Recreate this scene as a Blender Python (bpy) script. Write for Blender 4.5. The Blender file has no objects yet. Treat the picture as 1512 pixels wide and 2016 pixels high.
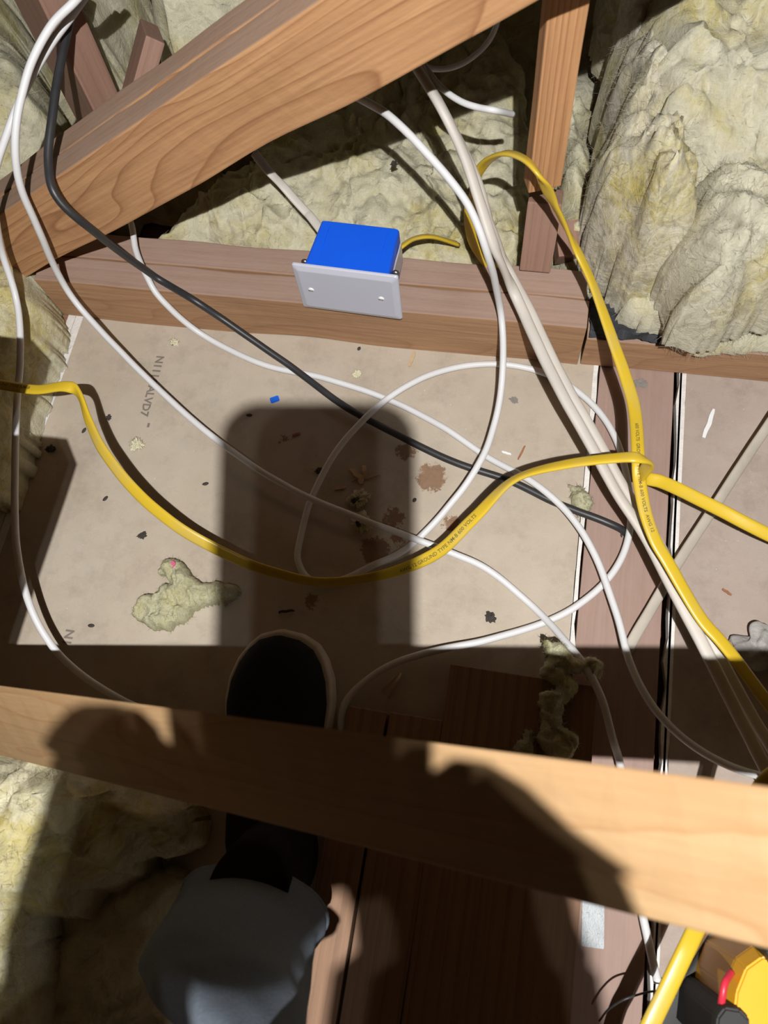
import bpy, bmesh, math, random
import numpy as np
from mathutils import Vector, Matrix, noise
random.seed(7)
scene = bpy.context.scene
COL = scene.collection

# ------------------------------------------------------------------ camera
FPX, CX, CY, H = 1514.0, 756.0, 1008.0, 0.846
Rm = Matrix(((0.98091854, -0.12571739, 0.14830361),
             (0.16861838, 0.929839, -0.32705852),
             (-0.09678154, 0.34582448, 0.93329458)))
CAM = Vector((0, 0, H))
cd = bpy.data.cameras.new('camera'); cam = bpy.data.objects.new('camera', cd); COL.objects.link(cam)
cam.matrix_world = Matrix.Translation(CAM) @ Rm.to_4x4()
cd.sensor_fit = 'VERTICAL'; cd.sensor_height = 36; cd.lens = FPX / 2016 * 36
cd.clip_start = 0.01
cd.dof.use_dof = True; cd.dof.focus_distance = 0.90; cd.dof.aperture_fstop = 7.0
scene.camera = cam

# ------------------------------------------------------------------ world, lamp, exposure
w = bpy.data.worlds.new('attic_air'); scene.world = w; w.use_nodes = True
bg = w.node_tree.nodes['Background']; bg.inputs[0].default_value = (0.42, 0.29, 0.17, 1); bg.inputs[1].default_value = 0.048
scene.view_settings.view_transform = 'Standard'; scene.view_settings.look = 'None'
scene.view_settings.exposure = 0.0; scene.view_settings.gamma = 1; scene.view_settings.use_curve_mapping = False
LP = Vector((0.085, -0.216, 1.30))                       # head torch worn by the photographer
def led(name, off, power, radius=0.004):
    l = bpy.data.lights.new(name, 'SPOT'); l.energy = power; l.shadow_soft_size = radius
    l.color = (1.0, 0.985, 0.96); l.spot_size = math.radians(125); l.spot_blend = 0.6
    o = bpy.data.objects.new(name, l); COL.objects.link(o)
    o.location = LP + Vector(off)
    d = (Vector((-0.08, 0.42, 0)) - LP).normalized()
    o.rotation_euler = d.to_track_quat('-Z', 'Y').to_euler()
led('head_torch_led', (0, 0, 0), 95, .005)
led('head_torch_led_side', (0.024, 0, 0), 4)
led('head_torch_led_side', (-0.024, 0, 0), 4)
scene.cycles.use_denoising = True

# ------------------------------------------------------------------ pixel -> place
def ray(px, py): return Rm @ Vector((px - CX, -(py - CY), -FPX))
def PZ(px, py, z):
    r = ray(px, py); return CAM + r * ((z - H) / r.z)
def PY(px, py, y):
    r = ray(px, py); return CAM + r * (y / r.y)

# ------------------------------------------------------------------ object helpers
def tag(o, label=None, cat=None, group=None, kind=None):
    if label: o['label'] = label
    if cat: o['category'] = cat
    if group: o['group'] = group
    if kind: o['kind'] = kind
    return o
def empty(name, loc, label, cat, group=None):
    o = bpy.data.objects.new(name, None); COL.objects.link(o); o.location = loc
    o.empty_display_size = 0.02
    tag(o, label, cat, group); return o
def link(name, me, mats, parent=None, smooth=False):
    o = bpy.data.objects.new(name, me); COL.objects.link(o)
    for m in (mats if isinstance(mats, (list, tuple)) else [mats]): me.materials.append(m)
    if smooth:
        for p in me.polygons: p.use_smooth = True
    if parent:
        bpy.context.view_layer.update() if False else None
        o.parent = parent
        o.matrix_parent_inverse = Matrix.Translation(parent.location).inverted()
    return o
def mesh(name, verts, faces):
    me = bpy.data.meshes.new(name); me.from_pydata([tuple(v) for v in verts], [], faces); me.update(); return me
def bm_mesh(name, bm):
    bmesh.ops.recalc_face_normals(bm, faces=bm.faces)
    me = bpy.data.meshes.new(name); bm.to_mesh(me); bm.free(); return me
def sm(a, b, x):
    t = np.clip((x - a) / (b - a), 0, 1); return t * t * (3 - 2 * t)
def catmull(P, n=10):
    P = [np.array(p, float) for p in P]
    P = [2 * P[0] - P[1]] + P + [2 * P[-1] - P[-2]]
    out = []
    for i in range(1, len(P) - 2):
        for k in range(n):
            t = k / n; a, b, c, d = P[i - 1:i + 3]
            out.append(0.5 * ((2 * b) + (c - a) * t + (2 * a - 5 * b + 4 * c - d) * t * t + (3 * b - a - 3 * c + d) * t ** 3))
    out.append(P[-2]); return out

# ------------------------------------------------------------------ material helpers
class NT:
    def __init__(s, name):
        s.m = bpy.data.materials.new(name); s.m.use_nodes = True; s.t = s.m.node_tree; s.n = s.t.nodes
        s.b = s.n['Principled BSDF']
        s.tc = s.n.new('ShaderNodeTexCoord')
    def L(s, a, b): s.t.links.new(a, b)
    def map(s, scale=(1, 1, 1), loc=(0, 0, 0), out='Object'):
        m = s.n.new('ShaderNodeMapping'); m.inputs['Scale'].default_value = scale; m.inputs['Location'].default_value = loc
        s.L(s.tc.outputs[out], m.inputs[0]); return m.outputs[0]
    def noise(s, vec, scale, detail=4, rough=.55, dist=0):
        n = s.n.new('ShaderNodeTexNoise'); n.inputs['Scale'].default_value = scale; n.inputs['Detail'].default_value = detail
        n.inputs['Roughness'].default_value = rough; n.inputs['Distortion'].default_value = dist
        s.L(vec, n.inputs['Vector']); return n.outputs['Fac']
    def ramp(s, fac, stops):
        r = s.n.new('ShaderNodeValToRGB'); e = r.color_ramp.elements
        while len(e) < len(stops): e.new(0.5)
        for i, (p, c) in enumerate(stops):
            e[i].position = p; e[i].color = tuple(c) + (1,) if len(c) == 3 else c
        s.L(fac, r.inputs[0]); return r.outputs[0]
    def mix(s, fac, a, b, mode='MIX'):
        m = s.n.new('ShaderNodeMix'); m.data_type = 'RGBA'; m.blend_type = mode
        for sock, v in ((m.inputs[0], fac), (m.inputs[6], a), (m.inputs[7], b)):
            if hasattr(v, 'links'): s.L(v, sock)
            elif isinstance(v, (int, float)): sock.default_value = v
            else: sock.default_value = tuple(v) + (1,)
        return m.outputs[2]
    def math(s, op, a, b=0.0, c=None):
        m = s.n.new('ShaderNodeMath'); m.operation = op
        for i, v in enumerate((a, b) if c is None else (a, b, c)):
            if hasattr(v, 'links'): s.L(v, m.inputs[i])
            else: m.inputs[i].default_value = v
        return m.outputs[0]
    def bump(s, h, strength=.5, dist=.002):
        b = s.n.new('ShaderNodeBump'); b.inputs['Strength'].default_value = strength; b.inputs['Distance'].default_value = dist
        s.L(h, b.inputs['Height']); s.L(b.outputs[0], s.b.inputs['Normal'])
    def fin(s, col, rough=.8, spec=.3):
        if hasattr(col, 'links'): s.L(col, s.b.inputs['Base Color'])
        else: s.b.inputs['Base Color'].default_value = tuple(col) + (1,)
        if hasattr(rough, 'links'): s.L(rough, s.b.inputs['Roughness'])
        else: s.b.inputs['Roughness'].default_value = rough
        s.b.inputs['Specular IOR Level'].default_value = spec
        return s.m
def plain(name, col, rough=.5, spec=.5, metal=0.0, nscale=60, namt=.12, bump=0):
    m = NT(name); v = m.map(); n = m.noise(v, nscale, 5)
    c = m.mix(n, [x * (1 - namt) for x in col], [min(1, x * (1 + namt)) for x in col])
    m.b.inputs['Metallic'].default_value = metal
    if bump: m.bump(m.noise(v, nscale * 6, 4), bump, .001)
    return m.fin(c, rough, spec)

def wood(name, light, dark, ring=1.0, dust=0.0, dustcol=(.33, .24, .20), off=(0, .05, .02), stretch=.10, contrast=1.0, rough=.75, fibre=1.0, contour=0):
    m = NT(name)
    v = m.map((stretch, 1, 1), off)
    wv = m.n.new('ShaderNodeTexWave'); wv.wave_type = 'RINGS'; wv.rings_direction = 'X'; wv.wave_profile = 'SAW'
    wv.inputs['Scale'].default_value = 34 * ring; wv.inputs['Distortion'].default_value = 5.0
    wv.inputs['Detail'].default_value = 2; wv.inputs['Detail Scale'].default_value = .35
    m.L(v, wv.inputs['Vector'])
    g = m.ramp(wv.outputs['Fac'], [(0, (0, 0, 0)), (.55, (.12, .12, .12)), (.86, (.6, .6, .6)), (.97, (1, 1, 1)), (1, (.1, .1, .1))])
    col = m.mix(m.math('MULTIPLY', g, .75 * contrast), light, dark)
    if contour:
        cn = m.noise(m.map((.22, 1, 1), (2.3, .4, .1)), 11, 1.5, .4, .6)
        sp = m.n.new('ShaderNodeSeparateXYZ'); m.L(m.tc.outputs['Object'], sp.inputs[0])
        ph_ = m.math('ADD', m.math('MULTIPLY', cn, 9.0), m.math('MULTIPLY', sp.outputs['Z'], 60.0))
        fr_ = m.math('FRACT', ph_)
        g2 = m.ramp(fr_, [(0, (0, 0, 0)), (.60, (.10, .10, .10)), (.86, (.45, .45, .45)), (.955, (1, 1, 1)), (1, (0, 0, 0))])
        col = m.mix(m.math('MULTIPLY', g2, contour), light, dark)
    fv = m.map((8, 260, 260)); f = m.noise(fv, 1.0, 4, .6)
    col = m.mix(m.math('MULTIPLY', m.ramp(f, [(.35, (0, 0, 0)), (.7, (1, 1, 1))]), .45 * fibre), col, [x * .6 for x in dark])
    big = m.noise(m.map((2.5, 12, 12)), 1.0, 3)
    col = m.mix(m.math('MULTIPLY', big, .45), col, [light[0] * .62, light[1] * .55, light[2] * .5])
    if dust:
        dn = m.ramp(m.noise(m.map((14, 30, 30)), 1.0, 6, .65), [(.3, (.5, .5, .5)), (.7, (1, 1, 1))])
        col = m.mix(m.math('MULTIPLY', dn, dust), col, dustcol)
    m.bump(m.math('ADD', m.math('MULTIPLY', f, .8), m.noise(m.map((150, 300, 300)), 1, 3)), .35, .0008)
    return m.fin(col, rough, .25)

W_raft = wood('fir_face', (.56, .315, .155), (.25, .105, .045), contour=.8)
W_raft_top = wood('fir_dusty_edge', (.42, .25, .15), (.24, .12, .07), dust=.72, dustcol=(.40, .29, .23), ring=.8)
W_plate = wood('fir_plate_face', (.46, .27, .145), (.24, .115, .055), contour=.45, dust=.12)
W_plate_top = wood('fir_plate_dusty', (.38, .24, .17), (.24, .13, .09), dust=.78, dustcol=(.37, .265, .22), ring=.8)
W_post = wood('fir_post', (.60, .33, .16), (.27, .11, .045), ring=2.0, off=(0, .02, .01), stretch=.03, contrast=1.1)
W_dusty = wood('old_dusty_lumber', (.34, .19, .13), (.2, .10, .07), dust=.5, dustcol=(.30, .20, .165))
W_old = wood('old_brown_lumber', (.36, .19, .11), (.18, .08, .045), dust=.25, dustcol=(.28, .19, .15))
W_near = wood('near_fir_brace', (.40, .262, .135), (.30, .155, .065), contour=.6, fibre=.5)
W_board = wood('rough_plank', (.34, .20, .12), (.19, .10, .06), ring=.8, dust=.25, dustcol=(.28, .20, .16))
W_topplate = wood('pinkish_top_plate', (.36, .24, .19), (.25, .14, .10), ring=.6, dust=.7, dustcol=(.37, .27, .235), contrast=.5)

STAINS = [(800, 888, .011), (850, 940, .018), (775, 1020, .012), (738, 1085, .018), (782, 1057, .009), (890, 1030, .010), (612, 1183, .008), (893, 1035, .006), (560, 865, .004)]
def drywall(name, stains=(), pink=0):
    m = NT(name); v = m.map()
    a = (.52, .452, .37) if not pink else (.45, .375, .325)
    b = (.45, .38, .30) if not pink else (.38, .305, .26)
    col = m.mix(m.ramp(m.noise(v, 8, 7, .7), [(.35, (0, 0, 0)), (.65, (1, 1, 1))]), a, b)
    col = m.mix(m.math('MULTIPLY', m.ramp(m.noise(m.map((1, 1, 1), (2, 2, 4)), 30, 5, .7), [(.5, (0, 0, 0)), (.75, (1, 1, 1))]), .3), col, (.36, .335, .29))
    col = m.mix(m.math('MULTIPLY', m.noise(v, 700, 2), .35), col, [x * .72 for x in b])
    fl = m.ramp(m.noise(v, 95, 3, .7), [(.70, (0, 0, 0)), (.78, (1, 1, 1))])
    col = m.mix(m.math('MULTIPLY', fl, .35), col, (.22, .15, .10))
    wh = m.ramp(m.noise(m.map((1, 1, 1), (5, 3, 1)), 230, 2, .6), [(.735, (0, 0, 0)), (.765, (1, 1, 1))])
    col = m.mix(m.math('MULTIPLY', wh, .6), col, (.75, .72, .68))
    gd = m.ramp(m.noise(m.map((1, 1, 1), (1, 8, 2)), 14, 7, .75), [(.50, (0, 0, 0)), (.75, (1, 1, 1))])
    col = m.mix(m.math('MULTIPLY', gd, .5 if not pink else .7), col, (.24, .19, .16))
    for (px, py, r) in stains:
        p = PZ(px, py, 0)
        d = m.n.new('ShaderNodeVectorMath'); d.operation = 'DISTANCE'
        m.L(m.tc.outputs['Object'], d.inputs[0]); d.inputs[1].default_value = (p.x, p.y, 0)
        nn = m.noise(v, 110, 7, .8)
        e = m.math('ADD', d.outputs['Value'], m.math('MULTIPLY', m.math('SUBTRACT', nn, .5), .046))
        mask = m.ramp(m.math('DIVIDE', e, r), [(.88, (1, 1, 1)), (1.0, (0, 0, 0))])
        tone = m.mix(m.noise(v, 160, 3), (.26, .14, .075), (.16, .085, .045))
        col = m.mix(m.math('MULTIPLY', mask, .85), col, tone)
    m.bump(m.noise(v, 500, 3), .25, .0006)
    return m.fin(col, .9, .2)
M_dry = drywall('brown_drywall_paper', STAINS); M_dry2 = drywall('stained_drywall_paper', (), 1)
M_gyp = plain('white_gypsum_edge', (.72, .69, .66), .9, .2, nscale=90, namt=.25, bump=.8)
M_ink = plain('faded_ink', (.20, .17, .15), .9, .1)

def insul(name, y=(.50, .425, .145), c=(.555, .525, .385), g=(.25, .228, .195), gray=.5, yel=.5, sc=1.0, st=(1, .7, 1), lay=0.0, sss=.3):
    m = NT(name)
    warp = m.n.new('ShaderNodeTexNoise'); warp.inputs['Scale'].default_value = 14 * sc; warp.inputs['Detail'].default_value = 4
    m.L(m.tc.outputs['Object'], warp.inputs['Vector'])
    va = m.n.new('ShaderNodeVectorMath'); va.operation = 'MULTIPLY_ADD'; va.inputs[1].default_value = (.06, .06, .06)
    m.L(warp.outputs['Color'], va.inputs[0]); m.L(m.map(st), va.inputs[2]); v = va.outputs[0]
    def off(o):
        a = m.n.new('ShaderNodeVectorMath'); a.operation = 'ADD'; a.inputs[1].default_value = o; m.L(v, a.inputs[0]); return a.outputs[0]
    n1 = m.noise(v, 13 * sc, 5, .55, .3); n2 = m.noise(off((3, 7, 1)), 17 * sc, 7, .62, .5)
    n3 = m.noise(off((1, 2, 9)), 60 * sc, 5, .65, .8); n4 = m.noise(off((5, 5, 2)), 30 * sc, 7, .62, 1.2)
    white = [min(1, x * 1.20 + .03) for x in c]
    col = m.mix(m.ramp(n1, [(.58 - .25 * yel, (0, 0, 0)), (.80 - .2 * yel, (1, 1, 1))]), c, y)
    col = m.mix(m.math('MULTIPLY', m.ramp(n3, [(.42, (0, 0, 0)), (.68, (1, 1, 1))]), .7), col, white)
    col = m.mix(m.math('MULTIPLY', m.ramp(n2, [(.72 - .30 * gray, (0, 0, 0)), (.90 - .25 * gray, (1, 1, 1))]), .62), col, g)
    col = m.mix(m.math('MULTIPLY', m.ramp(n4, [(.34, (1, 1, 1)), (.46, (0, 0, 0))]), .45), col, [g[0] * .9, g[1] * .85, g[2] * .75])
    if lay:
        ly = m.noise(m.map((120, 14, 60), (2, 2, 2)), 1, 5, .65, 1.0)
        col = m.mix(m.math('MULTIPLY', m.ramp(ly, [(.50, (0, 0, 0)), (.62, (1, 1, 1))]), lay), col, g)
        col = m.mix(m.math('MULTIPLY', m.ramp(ly, [(.36, (1, 1, 1)), (.44, (0, 0, 0))]), lay), col, white)
    fib = m.noise(m.map((300, 50, 120)), 1, 4, .7, 2.5); fib2 = m.noise(m.map((45, 320, 120), (4, 4, 4)), 1, 4, .7, 2.5)
    ff = m.math('MULTIPLY', fib, fib2)
    col = m.mix(m.math('MULTIPLY', m.ramp(ff, [(.17, (1, 1, 1)), (.27, (0, 0, 0))]), .22), col, g)
    hb = m.math('ADD', m.math('MULTIPLY', ff, .8), m.math('ADD', m.math('MULTIPLY', n3, .9), m.math('MULTIPLY', n4, 2.0)))
    m.bump(hb, .42, .007)
    m.b.inputs['Subsurface Weight'].default_value = sss; m.b.inputs['Subsurface Radius'].default_value = (1, .95, .7); m.b.inputs['Subsurface Scale'].default_value = .006
    return m.fin(col, 1.0, .03)
M_ins = insul('yellow_glass_wool', gray=.35, yel=.45)
M_ins_gray = insul('dusty_glass_wool', gray=.48, yel=.42, c=(.52, .49, .375))
M_ins_lay = insul('layered_glass_wool', gray=.62, yel=.5, c=(.53, .50, .41), st=(1, .28, 1), lay=.5)
M_ins_yel = insul('bright_yellow_glass_wool', gray=.25, yel=.75)
M_tuft = insul('greenish_glass_wool_tuft', y=(.42, .385, .17), c=(.48, .46, .31), g=(.28, .27, .22), gray=.3, yel=.6, sc=3)
M_paper = plain('black_tar_paper', (.035, .036, .042), .75, .3, nscale=40, namt=.5, bump=.6)

M_white = plain('white_cable_sheath', (.66, .66, .67), .42, .4, nscale=25, namt=.07)
M_ivory = plain('ivory_cable_sheath', (.56, .52, .47), .5, .4, nscale=22, namt=.14)
M_oldwhite = plain('dusty_old_cable_sheath', (.46, .41, .35), .7, .3, nscale=40, namt=.22)
M_black = plain('black_cable_sheath', (.028, .028, .030), .42, .5, nscale=60, namt=.4)
def yellowmat():
    m = NT('yellow_cable_sheath'); v = m.map()
    c = m.mix(m.noise(v, 8, 3), (.66, .45, .022), (.56, .39, .035))
    d = m.ramp(m.noise(v, 22, 5, .65), [(.52, (0, 0, 0)), (.75, (1, 1, 1))])
    c = m.mix(m.math('MULTIPLY', d, .35), c, (.42, .36, .22))
    return m.fin(c, .33, .5)
M_yel = yellowmat()
M_yeltext = plain('dark_sheath_print', (.13, .10, .03), .6, .3)

# ------------------------------------------------------------------ builders
def lumber(name, A, B, wdt, hgt, label=None, cat='lumber', mats=None, up=(0, 0, 1), parent=None, bev=.0015, group=None, seg=24, wane=.0006, cut=None):
    """a sawn length of timber from A to B (centre line), hgt along up, wdt across; slot 1 goes on faces looking up"""
    A, B = Vector(A), Vector(B); X = (B - A); Ln = X.length; X.normalize()
    U = Vector(up); Z = (U - X * U.dot(X)).normalized(); Y = Z.cross(X)
    bm = bmesh.new(); rings = []
    for i in range(seg + 1):
        x = -Ln / 2 + Ln * i / seg
        r = []
        for (sy, sz) in ((-1, -1), (1, -1), (1, 1), (-1, 1)):
            q = noise.noise(Vector((x * 9 + sy * 3, sz * 5 + wdt * 77, hgt * 31))) * wane * 2
            xx = x
            if cut and i == 0: xx += cut[0] * sz
            if cut and i == seg: xx += cut[1] * sz
            r.append(bm.verts.new((xx, sy * (wdt / 2 + q), sz * (hgt / 2 + q))))
        rings.append(r)
    for a, b in zip(rings, rings[1:]):
        for k in range(4): bm.faces.new((a[k], a[(k + 1) % 4], b[(k + 1) % 4], b[k]))
    bm.faces.new(rings[0]); bm.faces.new(rings[-1][::-1])
    bmesh.ops.recalc_face_normals(bm, faces=bm.faces)
    long_e = [e for e in bm.edges if abs((e.verts[0].co - e.verts[1].co).normalized().x) > .9 or len({round(v.co.x, 3) for v in e.verts}) == 1 and abs(abs(e.verts[0].co.x) - Ln / 2) < .06]
    bmesh.ops.bevel(bm, geom=long_e, offset=bev, segments=2, affect='EDGES', profile=.6)
    me = bm_mesh(name, bm)
    o = link(name, me, mats or [W_raft, W_raft_top], None)
    o.matrix_world = Matrix.Translation((A + B) / 2) @ Matrix((X, Y, Z)).transposed().to_4x4()
    if len(me.materials) > 1:
        R3 = o.matrix_world.to_3x3()
        for p in me.polygons:
            if (R3 @ p.normal).z > .45: p.material_index = 1
    if parent:
        mw = o.matrix_world.copy(); o.parent = parent; o.matrix_parent_inverse = Matrix.Translation(parent.location).inverted(); o.matrix_basis = mw
    elif label: tag(o, label, cat, group)
    return o

def world_pts(pts):
    out = []
    for p in pts:
        if len(p) == 4: out.append(PY(p[0], p[1], p[3]))
        else: out.append(PZ(*p))
    return out

def cable(name, pts, r, mat, label, cat='cable', flat=None, tilt=None, group=None, caps=True, wob=.0004, parent=None, n=10, text=None):
    """pts (px,py,z) or (px,py,None,y). flat=(half width, half thickness) for flat building cable"""
    W = catmull([tuple(v) for v in world_pts(pts)], n)
    W = [Vector(p) for p in W]
    tl = None
    if tilt: tl = [float(t[0]) for t in catmull([(t, 0, 0) for t in tilt], n)]
    K = 16; verts = []; faces = []; frames = []
    N = len(W)
    S = None
    for i, p in enumerate(W):
        T = (W[min(i + 1, N - 1)] - W[max(i - 1, 0)]).normalized()
        if flat:
            S0 = T.cross(Vector((0, 0, 1)))
            if S0.length < .15: S0 = S or Vector((1, 0, 0))
            S0.normalize()
            if S and S0.dot(S) < 0 and tilt is None: S0.negate()
            S = S0; U = S.cross(T).normalized()
            a = math.radians(tl[i] if tl else 0)
            S2 = S * math.cos(a) + U * math.sin(a); U2 = S2.cross(T).normalized()
        else:
            if S is None: S = T.cross(Vector((0.1, 0.2, 1))).normalized()
            S = (S - T * S.dot(T)).normalized(); S2 = S; U2 = S.cross(T)
        q = p + Vector((noise.noise(p * 30), noise.noise(p * 30 + Vector((9, 0, 0))), 0)) * wob
        frames.append((q, T, S2, U2))
        for k in range(K):
            t = 2 * math.pi * k / K
            if flat:
                cx = math.copysign(abs(math.cos(t)) ** .75, math.cos(t)) * flat[0]
                cy = math.sin(t) * flat[1] * (1 - .16 * math.exp(-(cx / flat[0]) ** 2 * 14) if mat is M_yel else 1)
            else: cx, cy = math.cos(t) * r, math.sin(t) * r
            verts.append(q + S2 * cx + U2 * cy)
    for i in range(N - 1):
        for k in range(K):
            faces.append((i * K + k, i * K + (k + 1) % K, (i + 1) * K + (k + 1) % K, (i + 1) * K + k))
    faces.append(tuple(range(K))[::-1]); faces.append(tuple((N - 1) * K + k for k in range(K)))
    me = mesh(name, verts, faces)
    bm = bmesh.new(); bm.from_mesh(me); bmesh.ops.recalc_face_normals(bm, faces=bm.faces); bm.to_mesh(me); bm.free()
    o = link(name, me, mat, parent, smooth=True)
    if label: tag(o, label, cat, group)
    return o, frames

def text_mesh(s, off=0.012):
    c = bpy.data.curves.new('t', 'FONT'); c.body = s; c.size = 1.0; c.offset = off; c.resolution_u = 2
    ob = bpy.data.objects.new('t', c); COL.objects.link(ob); bpy.context.view_layer.update()
    me = bpy.data.meshes.new_from_object(ob.evaluated_get(bpy.context.evaluated_depsgraph_get()))
    vs = [v.co.copy() for v in me.vertices]; fs = [tuple(p.vertices) for p in me.polygons]
    bpy.data.objects.remove(ob); bpy.data.curves.remove(c); bpy.data.meshes.remove(me)
    return vs, fs
def print_along(frames, s, start, size, height_off, parent, flip=-1, sgn=1):
    vs, fs = text_mesh(s)
    d = [0]
    for a, b in zip(frames, frames[1:]): d.append(d[-1] + (b[0] - a[0]).length)
    out = []
    for v in vs:
        x = start + v.x * size * sgn; x = min(max(x, 0), d[-1] - 1e-4)
        i = max(k for k in range(len(d)) if d[k] <= x); i = min(i, len(d) - 2)
        t = (x - d[i]) / max(1e-9, d[i + 1] - d[i])
        P = frames[i][0].lerp(frames[i + 1][0], t); S = frames[i][2].lerp(frames[i + 1][2], t); U = frames[i][3].lerp(frames[i + 1][3], t)
        out.append(P + S * (v.y - .35) * size * flip + U * height_off)
    return link('printed_text', mesh('printed_text', out, fs), M_yeltext, parent)

def fbm(p, o=4, lac=2.1, H_=.9):
    return noise.fractal(p, H_, lac, o)
def strands(rnd, verts, faces, base, normal, ln, wd):
    """one fine glass fibre: a thin curved three-sided strand"""
    d = (normal * .7 + Vector((rnd.uniform(-1, 1), rnd.uniform(-1, 1), rnd.uniform(-.6, .6)))).normalized()
    c = Vector((rnd.uniform(-1, 1), rnd.uniform(-1, 1), rnd.uniform(-1, .4))) * .8
    p = base.copy(); s = d.cross(Vector((rnd.random(), rnd.random(), rnd.random()))).normalized() * wd; u = s.cross(d).normalized() * wd
    b0 = len(verts); n = 4
    for i in range(n):
        k = 1 - i / n
        verts.extend([p + s * k, p - s * .5 * k + u * .8 * k, p - s * .5 * k - u * .8 * k])
        d = (d + c * .45).normalized(); p = p + d * ln / n
    for i in range(n - 1):
        for j in range(3):
            a = b0 + i * 3 + j; b = b0 + i * 3 + (j + 1) % 3
            faces.append((a, b, b + 3, a + 3))
def batt(name, label, poly, z0, thick, r=.04, seed=0, cell=.005, amp=.012, wob=.012, hfun=None, mat=None, nstr=1500, cat='insulation', fold=.5, foldv=(1, .3), group=None, parent=None, zpoly=None, slen=.014, skirt=True, freq=1.0):
    zz = z0 + thick * .6 if zpoly is None else zpoly
    P = np.array([[q.x, q.y] for q in [PZ(a, b, zz) for a, b in poly]])
    x0, y0 = P.min(0) - cell; x1, y1 = P.max(0) + cell
    nx, ny = int((x1 - x0) / cell) + 1, int((y1 - y0) / cell) + 1
    gx, gy = np.meshgrid(np.linspace(x0, x1, nx), np.linspace(y0, y1, ny), indexing='ij')
    wx = np.zeros_like(gx); wy = np.zeros_like(gy)
    sd = seed * 13.7
    for i in range(nx):
        for j in range(ny):
            v = Vector((gx[i, j] * 14 + sd, gy[i, j] * 14, sd))
            wx[i, j] = fbm(v, 3) * wob; wy[i, j] = fbm(v + Vector((31, 5, 2)), 3) * wob
    qx, qy = gx + wx, gy + wy
    inside = np.zeros(gx.shape, bool); dist = np.full(gx.shape, 1e9)
    n = len(P)
    for k in range(n):
        (ax, ay), (bx, by) = P[k], P[(k + 1) % n]
        cond = ((ay > qy) != (by > qy))
        xi = (bx - ax) * (qy - ay) / ((by - ay) if by != ay else 1e-9) + ax
        inside ^= cond & (qx < xi)
        L2 = (bx - ax) ** 2 + (by - ay) ** 2 + 1e-12
        t = np.clip(((qx - ax) * (bx - ax) + (qy - ay) * (by - ay)) / L2, 0, 1)
        dist = np.minimum(dist, np.hypot(qx - ax - t * (bx - ax), qy - ay - t * (by - ay)))
    prof = np.sqrt(np.clip(1 - (1 - np.clip(dist / r, 0, 1)) ** 2, 0, 1))
    idx = -np.ones(gx.shape, int); verts = []
    for i in range(nx):
        for j in range(ny):
            if not inside[i, j]: continue
            x, y = gx[i, j], gy[i, j]
            p = Vector((x * 9 * freq + sd, y * 9 * freq, sd * .3))
            f1 = fbm(p, 5)
            pf = Vector(((x * foldv[0] + y * foldv[1]) * 34 * freq + f1 * 1.6, (y * foldv[0] - x * foldv[1]) * 7 * freq, sd))
            rid = 1 - abs(noise.noise(pf)) * 2
            bil = abs(fbm(p * 2.6 + Vector((4, 4, 4)), 5)) + .22 * abs(noise.noise(p * 7 + Vector((f1 * 2, 3, 1)))) + .08 * noise.noise(p * 17)
            hh = (hfun(x, y) if hfun else thick) * prof[i, j] + prof[i, j] ** .5 * (f1 * amp + rid * amp * fold + bil * amp * 1.1)
            off = .5 * amp * fbm(p * 3.1, 3)
            z = z0 + max(.001, hh)
            lean = noise.noise(pf * .7 + Vector((1, 2, 3))) * amp * .9
            idx[i, j] = len(verts); verts.append(Vector((x + off + lean * foldv[0], y - off + lean * foldv[1], z)))
    faces = []
    for i in range(nx - 1):
        for j in range(ny - 1):
            q = (idx[i, j], idx[i + 1, j], idx[i + 1, j + 1], idx[i, j + 1])
            if min(q) >= 0: faces.append(q)
    bm = bmesh.new(); bv = [bm.verts.new(v) for v in verts]
    for q in faces: bm.faces.new([bv[k] for k in q])
    bmesh.ops.delete(bm, geom=[v for v in bm.verts if not v.link_faces], context='VERTS')
    if skirt:
        be = [e for e in bm.edges if e.is_boundary]
        ex = bmesh.ops.extrude_edge_only(bm, edges=be)
        for v in ex['geom']:
            if isinstance(v, bmesh.types.BMVert): v.co.z = z0 + .0005
    bm.normal_update(); me0 = bpy.data.meshes.new('tmp'); bm.to_mesh(me0)
    vs = [v.co.copy() for v in me0.vertices]; fs = [tuple(p.vertices) for p in me0.polygons]
    no = [v.normal.copy() for v in me0.vertices]; bm.free(); bpy.data.meshes.remove(me0)
    rnd = random.Random(seed); nb = len(vs)
    for _ in range(nstr):
        k = rnd.randrange(nb); strands(rnd, vs, fs, vs[k] - no[k] * .001, no[k], slen * rnd.uniform(.4, 1.3), .00022)
    o = link(name, mesh(name, vs, fs), mat or M_ins, parent, smooth=True)
    if not parent: tag(o, label, cat, group)
    return o

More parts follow.
